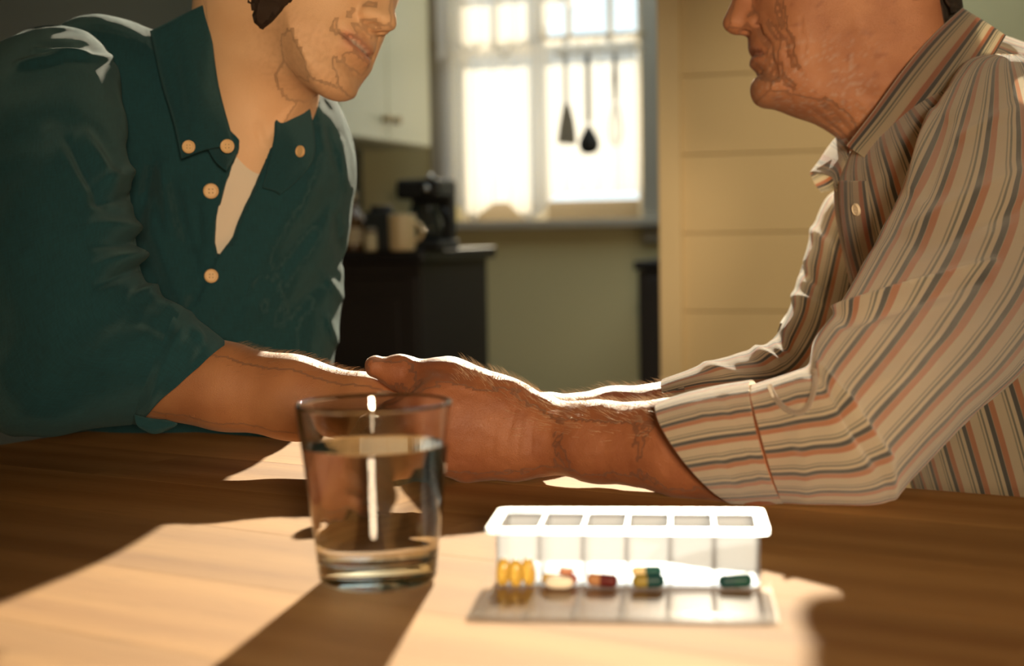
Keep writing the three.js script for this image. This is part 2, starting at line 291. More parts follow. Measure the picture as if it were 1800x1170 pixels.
function curtain(name, label, a0, a1, top, bottom, pleats, deep, b, group) {
  const nu = 160, nv = 40, pos = [], uv = [], idx = [];
  for (let j = 0; j <= nv; j++) for (let i = 0; i <= nu; i++) {
    const t = i / nu, a = mix(a0, a1, t), s = j / nv, y = mix(top(t), bottom(t), s), w = 0.35 + 0.65 * s;
    pos.push(a, y, deep * w * (Math.sin(t * pleats * 6.283 + 0.6 * Math.sin(t * 9)) + 0.4 * Math.sin(t * pleats * 14.1 + 1))); uv.push(a, y);
  }
  for (let j = 0; j < nv; j++) for (let i = 0; i < nu; i++) { const q = j * (nu + 1) + i; idx.push(q, q + nu + 1, q + 1, q + 1, q + nu + 1, q + nu + 2); }
  const g = new THREE.BufferGeometry(); g.setAttribute('position', new THREE.Float32BufferAttribute(pos, 3)); g.setAttribute('uv', new THREE.Float32BufferAttribute(uv, 2)); g.setIndex(idx); g.computeVertexNormals();
  const t = thing(name, label, 'curtain', group); inRoom(t, 0, 0, b);
  part('curtain_cloth', g, M.sheer, t);
  part('curtain_rod', new THREE.CylinderGeometry(0.006, 0.006, a1 - a0 + 0.06, 10).rotateZ(Math.PI / 2).translate((a0 + a1) / 2, top(0.5) - 0.004, 0), M.brass, t);
  return t;
}
const scallop = (t, n) => Math.abs(Math.sin(t * Math.PI * n));
curtain('valance_curtain', 'sheer white valance with scalloped hem across the top of the window', -1.86, -1.36, () => 2.0, (t) => 1.535 - 0.012 * Math.cos(t * 12) + 0.035 * scallop(t, 4) + 0.16 * smooth(0.66, 1, t), 9, 0.012, B1 - 0.075);
curtain('cafe_curtain', 'long sheer white curtain hanging in front of the kitchen window down to the sill', -1.87, -1.15, (t) => 1.60, (t) => 0.957 + (t < 0.46 ? 0.078 * Math.pow(Math.abs(Math.sin(Math.PI * (t - 0.17) / 0.27)), 0.8) : 0.10 * smooth(0.44, 0.62, t)), 11, 0.014, B1 - 0.035);

{ // planked half partition
  const t = thing('partition', 'beige half height partition of horizontal planks with upright end post behind the older man', 'partition'); inRoom(t, 0, 0, 3.2);
  const a0 = -0.689, a1 = -0.08, top = 1.435;
  part('core', box(a1 - a0 - 0.06, top - 0.02, 0.06, (a0 + a1) / 2 + 0.02, top / 2 - 0.01, -0.03), M.beige, t);
  part('end_post', box(0.051, top, 0.1, a0 + 0.0255, top / 2, -0.02, 0.004), M.beigeTrim, t);
  part('end_post', box(0.047, top, 0.1, a1 - 0.0235, top / 2, -0.02, 0.004), M.beigeTrim, t);
  part('cap_rail', box(a1 - a0 + 0.03, 0.02, 0.13, (a0 + a1) / 2, top + 0.01, -0.02, 0.005), M.beigeTrim, t);
  for (let k = 0; k < 10; k++) { const y0 = -0.10 + k * 0.170 + 0.001, y1 = Math.min(y0 + 0.1685, top - 0.002), yy = Math.max(y0, 0.002); part('plank', box(a1 - a0 - 0.098, y1 - yy, 0.018, (a0 + a1) / 2, (yy + y1) / 2, 0.009, 0.0022), M.beige, t); }
}
{ // wall cupboard on the left wall
  const t = thing('wall_cupboard', 'cream wall cupboard with two doors hanging left of the window', 'cupboard'); inRoom(t, 0, 0, 0);
  part('carcass', box(0.30, 0.78, 0.77, -2.037, 1.617, -4.475, 0.004), M.cream, t);
  for (const z of [-4.283, -4.667]) { const d = part('door', box(0.02, 0.776, 0.380, -1.875, 1.617, z, 0.006), M.cream, t); part('knob', lathe([[0, 0], [0.012, 0], [0.009, 0.012], [0.015, 0.02], [0.012, 0.028], [0, 0.03]], 14).rotateZ(-Math.PI / 2).translate(-1.865, 1.30, z + (z < -4.5 ? 0.15 : -0.15)), M.brass, d); }
}
{ // dark sideboard
  const t = thing('sideboard', 'dark wooden sideboard below the wall cupboard carrying jars and a coffee maker', 'sideboard'); inRoom(t, 0, 0, 0);
  part('carcass', box(0.70, 0.78, 0.56, -1.825, 0.46, -4.02, 0.004), M.dark, t); part('plinth', box(0.66, 0.07, 0.5, -1.825, 0.035, -4.02), M.dark, t);
  part('worktop', box(0.735, 0.034, 0.62, -1.82, 0.868, -4.015, 0.006), M.darkTop, t);
  for (const x of [-2.0, -1.65]) { const d = part('door', box(0.335, 0.70, 0.02, x, 0.46, -3.73, 0.004), M.dark, t); part('door_panel', box(0.235, 0.58, 0.012, x, 0.46, -3.722, 0.004), M.dark, d); part('knob', new THREE.SphereGeometry(0.011, 14, 10).translate(x + (x < -1.8 ? 0.14 : -0.14), 0.6, -3.714), M.brass, d); }
}
{ // low dark cupboard at the partition
  const t = thing('low_cupboard', 'dark low cupboard standing under the window end beside the partition post', 'cupboard'); inRoom(t, 0, 0, 0);
  part('carcass', box(0.6, 0.80, 0.46, -0.75, 0.40, -4.75, 0.004), M.dark, t); part('top_board', box(0.62, 0.03, 0.48, -0.75, 0.817, -4.745, 0.005), M.darkTop, t);
  const d = part('door', box(0.54, 0.74, 0.02, -0.75, 0.41, -4.51, 0.004), M.dark, t); part('door_panel', box(0.40, 0.58, 0.012, -0.75, 0.41, -4.502, 0.004), M.black, d);
}
function onCounter(px, Z, y = 0.885) { let lo = 300, hi = 700; for (let i = 0; i < 40; i++) { const m = (lo + hi) / 2; P(px, m, Z).y > y ? lo = m : hi = m; } return P(px, lo, Z).setY(y); }
{ const at = (t, px, Z, turn = 0) => { t.position.copy(onCounter(px, Z)); t.rotation.y = ROOM + turn; return t; };
  const mug = at(thing('mug', 'cream mug standing on the sideboard in front of the coffee maker', 'mug'), 708, 3.92);
  part('cup', lathe([[0, 0], [0.030, 0], [0.034, 0.004], [0.035, 0.05], [0.036, 0.094], [0.0345, 0.096], [0.033, 0.093], [0.032, 0.02], [0, 0.016]], 40), plain(0.80, 0.62, 0.34, 0.35), mug);
  part('handle', new THREE.TorusGeometry(0.024, 0.0055, 10, 24, Math.PI).rotateZ(-Math.PI / 2).translate(0.033, 0.05, 0), plain(0.80, 0.62, 0.34, 0.35), mug);
  const cm = at(thing('coffee_maker', 'black coffee maker with shiny jug at the right on the sideboard', 'coffee maker'), 752, 4.08);
  part('base', box(0.13, 0.025, 0.16, 0, 0.0125, 0, 0.006), M.black, cm); part('column', box(0.12, 0.12, 0.045, 0, 0.085, -0.055, 0.008), M.black, cm); part('filter_head', box(0.125, 0.055, 0.15, 0, 0.165, 0, 0.012), M.black, cm);
  const jug = part('jug', lathe([[0, 0.026], [0.045, 0.026], [0.052, 0.045], [0.05, 0.08], [0.036, 0.12], [0.034, 0.125], [0, 0.125]], 32).translate(0, 0, 0.022), plain(0.02, 0.025, 0.025, 0.06, { clearcoat: 1 }), cm);
  part('jug_handle', new THREE.TorusGeometry(0.03, 0.006, 10, 20, Math.PI).rotateZ(-Math.PI / 2).translate(0.045, 0.08, 0.022), M.black, jug);
  part('water_lid', new THREE.SphereGeometry(0.011, 16, 12).translate(0.03, 0.197, 0.05), M.steel, cm); part('switch', new THREE.SphereGeometry(0.010, 16, 12).translate(0.03, 0.165, 0.077), M.steel, cm);
  const bottle = at(thing('oil_bottle', 'brown glass oil bottle at the left end of the sideboard', 'bottle'), 622, 4.0);
  part('body', lathe([[0, 0], [0.03, 0], [0.032, 0.006], [0.032, 0.075], [0.024, 0.1], [0.012, 0.118], [0.011, 0.135], [0.013, 0.138], [0, 0.138]], 32), plain(0.10, 0.055, 0.022, 0.12, { clearcoat: 1 }), bottle);
  part('cap', lathe([[0, 0.136], [0.014, 0.136], [0.014, 0.156], [0.012, 0.159], [0, 0.159]], 20), plain(0.45, 0.36, 0.2, 0.4), bottle); part('paper_label', lathe([[0.0323, 0.02], [0.0326, 0.021], [0.0326, 0.062], [0.0323, 0.063]], 32), plain(0.5, 0.4, 0.24, 0.8), bottle);
  const jar = at(thing('spice_jar', 'small pale spice jar between bottle and dark tin on the sideboard', 'jar'), 652, 3.93);
  part('body', lathe([[0, 0], [0.016, 0], [0.018, 0.004], [0.018, 0.042], [0.014, 0.05], [0, 0.05]], 24), plain(0.55, 0.47, 0.28, 0.25), jar); part('lid', lathe([[0, 0.048], [0.0165, 0.048], [0.0165, 0.061], [0, 0.063]], 24), plain(0.2, 0.15, 0.08, 0.4), jar);
  const tin = at(thing('tea_tin', 'dark square tin behind the mug on the sideboard', 'tin'), 672, 3.99);
  part('body', box(0.075, 0.105, 0.075, 0, 0.0525, 0, 0.006), plain(0.03, 0.035, 0.035, 0.4), tin); part('lid', lathe([[0, 0.104], [0.031, 0.104], [0.031, 0.118], [0.028, 0.121], [0, 0.121]], 24), plain(0.03, 0.03, 0.03, 0.35), tin);
}
{ // hanging utensils
  const Z = 4.98, hang = 'kitchen tools hanging from the rail';
  const rail = single('utensil_rail', merge([new THREE.CylinderGeometry(0.005, 0.005, 0.30, 12).rotateZ(Math.PI / 2), ...[-0.145, 0.145].map((x) => new THREE.CylinderGeometry(0.004, 0.004, 0.10, 8).rotateX(Math.PI / 2).translate(x, 0, -0.05))]), M.sash, 'slim pale utensil rail fixed across the right half of the window', 'rail');
  rail.position.copy(P(1050, 90, Z)); rail.rotation.y = ROOM;
  const rod = (y0, y1, r) => new THREE.CylinderGeometry(r, r, Math.abs(y1 - y0), 10).translate(0, (y0 + y1) / 2, 0);
  const hook = () => new THREE.TorusGeometry(0.009, 0.002, 8, 16).translate(0, -0.003, 0);
  const place = (t, px) => { t.position.copy(P(px, 92, Z)); t.position.y = P(1050, 90, Z).y - (px - 1050) * 0; t.rotation.y = ROOM; return t; };
  const turner = place(thing('fish_slice', 'pale grey turner hanging leftmost on the utensil rail', 'turner'), 994);
  part('hook', hook(), M.sash, turner); part('handle', rod(-0.012, -0.175, 0.006), plain(0.5, 0.46, 0.38, 0.5), turner);
  { const s = new THREE.Shape(); s.moveTo(-0.006, -0.168); s.lineTo(0.006, -0.168); s.quadraticCurveTo(0.03, -0.22, 0.032, -0.308); s.lineTo(-0.032, -0.302); s.quadraticCurveTo(-0.022, -0.22, -0.006, -0.168); part('blade', new THREE.ExtrudeGeometry(s, { depth: 0.002, bevelSize: 0.001, bevelThickness: 0.001, bevelSegments: 1 }), plain(0.30, 0.26, 0.19, 0.5), turner); }
  const spoon = place(thing('serving_spoon', 'black serving spoon hanging between turner and whisk at the window', 'spoon'), 1033);
  part('hook', hook(), M.sash, spoon); part('handle', rod(-0.012, -0.235, 0.0085), plain(0.10, 0.085, 0.055, 0.5), spoon);
  part('bowl', lathe([[0, -0.235], [0.006, -0.245], [0.022, -0.272], [0.034, -0.297], [0.036, -0.312], [0.031, -0.328], [0.018, -0.339], [0, -0.342]], 32).scale(1, 1, 0.35), M.black, spoon);
  const whisk = place(thing('whisk', 'wire whisk with dark handle hanging rightmost on the rail', 'whisk'), 1080);
  part('hook', hook(), M.sash, whisk); part('handle', lathe([[0, -0.01], [0.006, -0.012], [0.0095, -0.09], [0.006, -0.165], [0, -0.168]], 14), plain(0.06, 0.05, 0.03, 0.5), whisk);
  for (let k = 0; k < 5; k++) part('wire_loop', new THREE.TubeGeometry(new THREE.CatmullRomCurve3([V3(0.002, -0.165, 0), V3(0.014, -0.2, 0), V3(0.026, -0.26, 0), V3(0.016, -0.305, 0), V3(0, -0.315, 0), V3(-0.016, -0.305, 0), V3(-0.026, -0.26, 0), V3(-0.014, -0.2, 0), V3(-0.002, -0.165, 0)]), 40, 0.0011, 6).rotateY(k * Math.PI / 5), M.steel, whisk);
}

// ------------------------------------------------------------------ the table
const woodTex = (k) => paint(1024, 512, (u, v) => {
  const warp = 0.05 * nz(u * 2.2, v * 2, k), y = v * 14 + warp * 14 + 0.4 * nz(u * 1.3, v * 3, k + 7);
  const rings = 0.5 + 0.5 * Math.sin(y * 3.1 + 2.2 * nz(u * 0.8, y * 0.35, k)), fine = nz(u * 14, v * 330, k) * 0.6 + nz(u * 40, v * 700, k + 3) * 0.4, broad = fbm(u * 1.4, v * 5, k + 11);
  const pore = smooth(0.34, 0.6, nz(u * 30, v * 480, k + 21));
  const m = clamp(0.5 + 0.30 * (rings - 0.5) + 0.26 * fine + 0.34 * broad, 0, 1), d = 1 - 0.28 * pore;
  return toS([mix(0.32, 0.58, m) * d, mix(0.145, 0.325, m) * d, mix(0.036, 0.112, m) * d]);
}, true);
const woodMaps = [1, 23, 57].map(woodTex);
const woodBump = paint(512, 512, (u, v) => { const k = 0.6 + 0.3 * nz(u * 9, v * 200, 4) - 0.5 * smooth(0.3, 0.6, nz(u * 16, v * 260, 21)); return [k, k, k]; });
const woods = woodMaps.flatMap((t, i) => [0.84, 0.74].map((k) => pbr({ color: rgb(k, k * 0.985, k * 0.96), map: repeat(t, 0.75, 3), roughness: 0.78, bumpMap: repeat(woodBump, 1.6, 5), bumpScale: 0.00025, specularIntensity: 0.35 })));
{ const t = thing('dining_table', 'oak dining table with long boards that both men lean on', 'table'); turned(t, TABLE);
  const x0 = -1.09, x1 = 0.34, b0 = 0.1403, bw = 0.109, n = 8;
  for (let k = 0; k < n; k++) { const g = new RoundedBoxGeometry(x1 - x0, 0.03, bw - 0.00012, 2, 0.0003).translate((x0 + x1) / 2, 0.735, -(b0 + (k + 0.5) * bw)); part('board', planarUV(g, k * 0.37, k * 0.173), woods[(k * 5 + 1) % 6], t); }
  const frame = woods[1], bm = b0 + n * bw / 2, bh = n * bw / 2;
  for (const s of [-1, 1]) part('apron', planarUV(box(x1 - x0 - 0.2, 0.08, 0.024, (x0 + x1) / 2, 0.68, -bm + s * (bh - 0.1))), frame, t);
  for (const x of [x0 + 0.1, x1 - 0.1]) part('apron', planarUV(box(0.024, 0.08, 2 * bh - 0.2, x, 0.68, -bm)), frame, t);
  for (const x of [x0 + 0.09, x1 - 0.09]) for (const s of [-1, 1]) part('leg', planarUV(box(0.065, 0.72, 0.065, x, 0.36, -bm + s * (bh - 0.09), 0.006)), frame, t);
}
const onTable = (px, py) => { const d = P(px, py, 1).sub(camera.position); return camera.position.clone().addScaledVector(d, (0.75 - camera.position.y) / d.y); };

// ------------------------------------------------------------------ glass of water
const glassAt = onTable(665, 1022);
const tumbler = single('drinking_glass', lathe([[0, 0.0006], [0.0275, 0.0004], [0.0300, 0.0012], [0.0312, 0.0035], [0.0330, 0.022], [0.0373, 0.060], [0.0412, 0.0938], [0.0410, 0.0952], [0.0401, 0.0957], [0.0392, 0.0950], [0.0388, 0.0938], [0.0350, 0.060], [0.0313, 0.0225], [0.0295, 0.0145], [0.026, 0.0122], [0, 0.0116]], 96),
  pbr({ color: rgb(1, 1, 1), roughness: 0.0, transmission: 1, thickness: 0.003, ior: 1.5, attenuationColor: rgb(0.80, 0.93, 0.88), attenuationDistance: 0.06 }), 'clear tapered drinking glass half way filled standing left of the pill organiser', 'glass');
tumbler.position.copy(glassAt).setY(0.7505);
const water = single('water', lathe([[0, 0.0113], [0.026, 0.0119], [0.0298, 0.0143], [0.0316, 0.0225], [0.0353, 0.060], [0.0366, 0.0728], [0.0364, 0.0734], [0.0355, 0.0727], [0.033, 0.0724], [0, 0.0724]], 96),
  pbr({ color: rgb(1, 1, 1), roughness: 0.0, transmission: 1, thickness: 0.05, ior: 1.333 }), 'clear still water inside the drinking glass', 'water');
water.position.copy(tumbler.position);

// ------------------------------------------------------------------ pill organiser and pills
const milky = pbr({ color: rgb(0.80, 0.825, 0.86), roughness: 0.40, transmission: 0.92, thickness: 0, ior: 1.45, side: THREE.DoubleSide });
const clearPlastic = pbr({ color: rgb(0.985, 0.985, 0.98), roughness: 0.12, transmission: 1, thickness: 0, ior: 1.3, specularIntensity: 0.35 });
const boxYaw = -6.5 * DEG, boxAt = onTable(1102, 1030).setY(0.7502);
const rrect = (Cls, x0, y0, x1, y1, r) => { const s = new Cls(); s.moveTo(x0 + r, y0); s.lineTo(x1 - r, y0); s.quadraticCurveTo(x1, y0, x1, y0 + r); s.lineTo(x1, y1 - r); s.quadraticCurveTo(x1, y1, x1 - r, y1); s.lineTo(x0 + r, y1); s.quadraticCurveTo(x0, y1, x0, y1 - r); s.lineTo(x0, y0 + r); s.quadraticCurveTo(x0, y0, x0 + r, y0); return s; };
{ const t = thing('pill_organiser', 'milky plastic pill organiser with six open compartments and clear lid folded flat', 'pill box'); t.position.copy(boxAt); t.rotation.y = boxYaw;
  const w = 0.137, d = 0.052, h = 0.0275, cw = (w - 0.0012 * 7) / 6, wall = rrect(THREE.Shape, -w / 2, 0, w / 2, d, 0.004), flange = rrect(THREE.Shape, -w / 2 - 0.0045, -0.0045, w / 2 + 0.0045, d + 0.0045, 0.006);
  for (let k = 0; k < 6; k++) { const x0 = -w / 2 + 0.0012 + k * (cw + 0.0012), hl = () => rrect(THREE.Path, x0, 0.0012, x0 + cw, d - 0.0012, 0.0035); wall.holes.push(hl()); flange.holes.push(hl()); }
  const up = (s, dep) => new THREE.ExtrudeGeometry(s, { depth: dep, bevelEnabled: false, curveSegments: 6 }).rotateX(-Math.PI / 2);
  part('compartments', up(wall, h).translate(0, 0.001, 0), milky, t);
  part('floor_plate', up(rrect(THREE.Shape, -w / 2, 0, w / 2, d, 0.004), 0.001), milky, t);
  part('rim', new THREE.ExtrudeGeometry(flange, { depth: 0.0012, bevelEnabled: true, bevelSize: 0.0004, bevelThickness: 0.0006, bevelSegments: 2, curveSegments: 6 }).rotateX(-Math.PI / 2).translate(0, h + 0.0008, 0), milky, t);
  const lid = part('lid', merge([box(0.147, 0.0010, 0.066, 0, 0.0006, 0.037), ...[0.0045, 0.0695].map((z) => box(0.147, 0.003, 0.0014, 0, 0.0026, z, 0.0005)), ...[-1, 1].map((s) => box(0.0014, 0.003, 0.066, s * 0.0728, 0.0026, 0.037, 0.0005))]), clearPlastic, t, 'clear plastic lid');
  for (let k = 0; k <= 6; k++) part('lid_ridge', new THREE.CapsuleGeometry(0.0019, 0.05, 4, 10).rotateX(Math.PI / 2).translate(-w / 2 + 0.0006 + k * (cw + 0.0012), 0.0014, 0.042), clearPlastic, lid);
  part('hinge', new THREE.CylinderGeometry(0.0012, 0.0012, 0.13, 10).rotateZ(Math.PI / 2).translate(0, 0.0014, 0.0028), milky, t);
}
const pillPoint = (x, y, z) => V3(x, y, z).applyAxisAngle(V3(0, 1, 0), boxYaw).add(boxAt);
const pillX = (px) => (px - 1102) / 3430;
const half = (r, l, n = 20) => { const pts = [[0, -l - r]]; for (let i = 1; i <= 8; i++) { const a = i / 8 * Math.PI / 2; pts.push([r * Math.sin(a), -l - r * Math.cos(a)]); } pts.push([r, 0]); return lathe(pts, n).rotateZ(Math.PI / 2); };
const shiny = (r, g, b) => plain(r, g, b, 0.45, { specularIntensity: 0.45 });
function capsule(label, px, lift, z, len, r, c1, c2, turn, tilt = 0) {  // two halves, one pushed over the other
  const t = thing('capsule', label, 'capsule'); t.position.copy(pillPoint(pillX(px), 0.0012 + r * 1.02 + lift, z)); t.rotation.set(0, boxYaw + turn, tilt, 'YXZ');
  const l = len / 2 - r; part('capsule_body', half(r * 0.94, l).rotateY(Math.PI), c2, t); part('capsule_cap', half(r, l + 0.0004).translate(-0.0008, 0, 0), c1, t); return t;
}
const cTan = shiny(0.42, 0.20, 0.09), cMaroon = shiny(0.10, 0.014, 0.012), cOlive = shiny(0.26, 0.19, 0.035), cTeal = shiny(0.004, 0.075, 0.065), cDark = shiny(0.006, 0.045, 0.045), cCream = shiny(0.75, 0.58, 0.30), cYellow = shiny(0.62, 0.38, 0.035), cRed = shiny(0.30, 0.03, 0.02), cGreen = shiny(0.006, 0.055, 0.042);
capsule('tan and maroon capsule lying alone before the third compartment', 1060, 0, 0.0075, 0.0172, 0.0036, cMaroon, cTan, -0.12, -0.05);
capsule('olive and dark teal capsule at the front of the fourth compartment', 1141, 0, 0.0088, 0.0176, 0.0037, cDark, cOlive, 0.06, 0.03);
capsule('cream and teal capsule resting on top of the olive one', 1138, 0.0050, 0.0050, 0.0165, 0.0028, cTeal, cCream, 0, 0.02);
capsule('dark green capsule lying alone before the rightmost compartment', 1292, 0, 0.0070, 0.0182, 0.0037, cGreen, cDark, 0.08, 0.04);
capsule('yellow and red capsule half hidden behind the white tablet', 984, 0, 0.0052, 0.0192, 0.0032, cRed, cYellow, 0, 0);
const tabletG = (l, w, h) => { const g = new THREE.SphereGeometry(1, 32, 20), p = g.attributes.position; for (let i = 0; i < p.count; i++) { const q = (v, e) => Math.sign(v) * Math.pow(Math.abs(v), e); p.setXYZ(i, q(p.getX(i), 0.8) * l / 2, q(p.getY(i), 0.75) * h / 2, q(p.getZ(i), 0.8) * w / 2); } g.computeVertexNormals(); return g; };
{ const a = single('tablet', tabletG(0.0148, 0.0066, 0.0066), plain(0.86, 0.78, 0.62, 0.5), 'oblong off white tablet in front of the yellow and red capsule', 'tablet'); a.position.copy(pillPoint(pillX(985), 0.0046, 0.0118)); a.rotation.y = boxYaw;
  const b = single('tablet', tabletG(0.0078, 0.0068, 0.0036), plain(0.62, 0.28, 0.16, 0.5), 'small pinkish round tablet on top of the yellow and red capsule', 'tablet'); b.position.copy(pillPoint(pillX(996), 0.0090, 0.0045)); b.rotation.y = boxYaw;
  const soft = pbr({ color: rgb(0.80, 0.52, 0.10), roughness: 0.16, transmission: 0.35, thickness: 0.006, ior: 1.4, clearcoat: 0.5 });
  for (const [px, z, l] of [[884, 0.0062, 'leftmost of the three yellow softgel pills'], [907, 0.0084, 'middle one of the three yellow softgel pills'], [929, 0.0062, 'rightmost of the three yellow softgel pills']]) { const s = single('softgel', tabletG(0.0074, 0.0076, 0.0142), soft, l, 'pill', 'yellow softgels before the first compartment'); s.position.copy(pillPoint(pillX(px), 0.0083, z)); s.rotation.set(0, boxYaw, (px - 907) * 0.004); }
}

// ------------------------------------------------------------------ people: shared
const skinBump = paint(256, 256, ring((a, b, c, d) => { const k = 0.5 + 0.35 * nz(a * 7 + c * 5, b * 7 + d * 5, c * 6 - a * 3) + 0.2 * nz(a * 15 + d * 9, b * 14 - c * 11, d * 13); return [k, k, k]; }));
const skin = pbr({ color: rgb(1, 1, 1), vertexColors: true, roughness: 0.52, sheen: 0.3, sheenColor: rgb(1, 0.88, 0.72), sheenRoughness: 0.4, bumpMap: repeat(skinBump, 22, 22), bumpScale: 0.0006 });
function tint(g, f) { const p = g.attributes.position, c = new Float32Array(p.count * 3); for (let i = 0; i < p.count; i++) { const q = f(p.getX(i), p.getY(i), p.getZ(i)); c[i * 3] = q[0]; c[i * 3 + 1] = q[1]; c[i * 3 + 2] = q[2]; } g.setAttribute('color', new THREE.BufferAttribute(c, 3)); return g; }
function mergeBody(list) { return mergeGeometries(list.map((g) => { for (const k of Object.keys(g.attributes)) if (!['position', 'normal', 'uv', 'color'].includes(k)) g.deleteAttribute(k); return g; })); }
const mix3 = (a, b, t) => [mix(a[0], b[0], t), mix(a[1], b[1], t), mix(a[2], b[2], t)];
const table2 = (t, x) => { if (x <= t[0][0]) return t[0][1]; for (let i = 1; i < t.length; i++) if (x <= t[i][0]) { const q = (x - t[i - 1][0]) / (t[i][0] - t[i - 1][0]); return mix(t[i - 1][1], t[i][1], q * q * (3 - 2 * q)); } return t[t.length - 1][1]; };
// a head in millimetres: u forwards, v up, w to the side, origin between the ears
function headField(o) {
  const face = curve2(o.face, 130), nose = curve2(o.nose, 44);
  return (u, v, w) => {
    const a = Math.abs(w), Wd = table2(o.width, v), R = table2(o.round, v);
    let d2 = poly2(face, u, v);
    const vm = o.mouth[1] - o.droop * (a / 24) * (a / 24), lipFade = smooth(27, 12, a), cut = smooth(28, 21, a);
    if (u > 55) {
      d2 -= lipFade * (o.upper * Math.exp(-(((v - vm - 6) / 4.6) ** 2)) + o.lower * Math.exp(-(((v - vm + 7) / 5.2) ** 2)));
      d2 += cut * o.cut * Math.exp(-(((v - vm) / (o.open ?? 1.3)) ** 2));
      d2 += 2.2 * Math.exp(-(((a - 27) / 4) ** 2 + ((v - vm) / 6) ** 2));                    // corner of the mouth
      d2 += 1.2 * Math.exp(-((a / 3.5) ** 2 + ((v - o.mouth[1] - 15) / 7) ** 2));              // philtrum
      for (const s of o.dents) { const du = (a - s[0]) / s[2], dv = (v - s[1]) / s[3]; d2 += s[4] * Math.exp(-du * du - dv * dv); }
      if (o.lines) { d2 -= ridge(o.lines, a, v); }
    }
    let d = (Math.hypot(w / Wd, Math.max(0, 1 + d2 / R)) - 1) * Math.min(R, Wd);
    const Wn = table2(o.noseWidth, v);
    let dn = (Math.hypot(w / Wn, Math.max(0, 1 + poly2(nose, u, v) / 11)) - 1) * Math.min(11, Wn);
    dn = smin(dn, Math.hypot(u - o.ala[0], (v - o.ala[1]) * 1.05, a - o.ala[2]) - o.ala[3], 6);
    d = smin(d, dn, 5);
    d = smax(d, -ell(u, v, a, o.nostril[0], o.nostril[1], 7, 6, 3.2, 3.4), 2);
    // eyes
    d = smin(d, Math.hypot(u - o.eye[0], v - o.eye[1], a - 31) - 12, 2.5);
    // ear
    const eu = u + 3 - 0.12 * v, ev = v - 2, ew = a - o.earOut - 0.18 * (-eu);
    let e = ell(eu, ev, ew, 0, 0, 0, 17, 31, 5.5);
    e = smax(e, -ell(eu, ev, ew, 2.5, 4, 7, 10.5, 20, 7), 3);
    e = smin(e, Math.hypot(eu - 6, ev + 26, ew - 1) - 7.2, 6);
    return smin(d, e, 4);
  };
}
function headFrame(origin, U, Vv, Wv, scale) {
  const k = 1000 / scale;
  return { to: (x, y, z) => { const a = x - origin.x, b = y - origin.y, c = z - origin.z; return [(a * U.x + b * U.y + c * U.z) * k, (a * Vv.x + b * Vv.y + c * Vv.z) * k, (a * Wv.x + b * Wv.y + c * Wv.z) * k]; }, at: (u, v, w) => origin.clone().addScaledVector(U, u / k).addScaledVector(Vv, v / k).addScaledVector(Wv, w / k), mm: scale / 1000 };
}
const hairMat = (r, g, b) => plain(r, g, b, 0.55, { bumpMap: repeat(weave, 90, 30), bumpScale: 0.001 });
function chain(pts, radii, x, y, z, k) { let d = 1e9; for (let i = 0; i + 1 < pts.length; i++) { const c = cap(x, y, z, pts[i], pts[i + 1], radii[i], radii[i + 1]); d = i ? smin(d, c, k) : c; } return d; }
function hairs(f, spots, lo, hi, len, material, parent) {             // short arm hairs growing from the skin
  const pos = [], nor = [], idx = [], uv = [];
  for (const [p, dir] of spots) {
    const n = gradient(f, p), L = mix(lo, hi, rnd()) * len, side = V3(rnd() - 0.5, rnd() - 0.5, rnd() - 0.5).cross(n).normalize(), d0 = n.clone().multiplyScalar(0.62).addScaledVector(dir, 0.55).addScaledVector(side, 0.45 * (rnd() - 0.5)).normalize(), bend = dir.clone().multiplyScalar(0.7).addScaledVector(n, -0.35).addScaledVector(side, 0.5 * (rnd() - 0.5));
    const b0 = pos.length / 3, S = 4;
    for (let j = 0; j <= S; j++) {
      const t = j / S, c = p.clone().addScaledVector(d0, t * L).addScaledVector(bend, t * t * L * 0.5), r = 0.00009 * (1 - 0.7 * t), x = side.clone(), y = d0.clone().cross(side).normalize();
      for (let k = 0; k < 3; k++) { const a = k * 2.094, v = x.clone().multiplyScalar(Math.cos(a)).addScaledVector(y, Math.sin(a)); pos.push(c.x + v.x * r, c.y + v.y * r, c.z + v.z * r); nor.push(v.x, v.y, v.z); uv.push(k / 3, t); }
      if (j < S) for (let k = 0; k < 3; k++) { const q = b0 + j * 3 + k, e = b0 + j * 3 + (k + 1) % 3; idx.push(q, e, q + 3, e, e + 3, q + 3); }
    }
  }
  const g = new THREE.BufferGeometry(); g.setAttribute('position', new THREE.Float32BufferAttribute(pos, 3)); g.setAttribute('normal', new THREE.Float32BufferAttribute(nor, 3)); g.setAttribute('uv', new THREE.Float32BufferAttribute(uv, 2)); g.setIndex(idx);
  const m = part('arm_hair', g, material, parent); m.userData.kind = 'stuff'; return m;
}
function growSpots(f, a, b, n, spread, topBias) {                     // points on the skin round the line from a to b
  const out = [], ax = b.clone().sub(a), L = ax.length(); ax.normalize();
  const e1 = V3(0, 1, 0).addScaledVector(ax, -ax.y).normalize(), e2 = ax.clone().cross(e1);
  for (let tries = 0; out.length < n && tries < n * 3; tries++) {
    const t = rnd(), th = topBias + (rnd() + rnd() - 1) * spread, d = e1.clone().multiplyScalar(Math.cos(th)).addScaledVector(e2, Math.sin(th)), c = a.clone().addScaledVector(ax, t * L), p = c.clone().addScaledVector(d, 0.085);
    let ok = false; for (let i = 0; i < 60; i++) { const v = f(p.x, p.y, p.z); if (v < 0.0002) { ok = true; break; } p.addScaledVector(d, -Math.max(v * 0.7, 0.0003)); if (p.distanceTo(c) < 0.006) break; }
    if (ok) out.push([p, ax]);
  }
  return out;
}
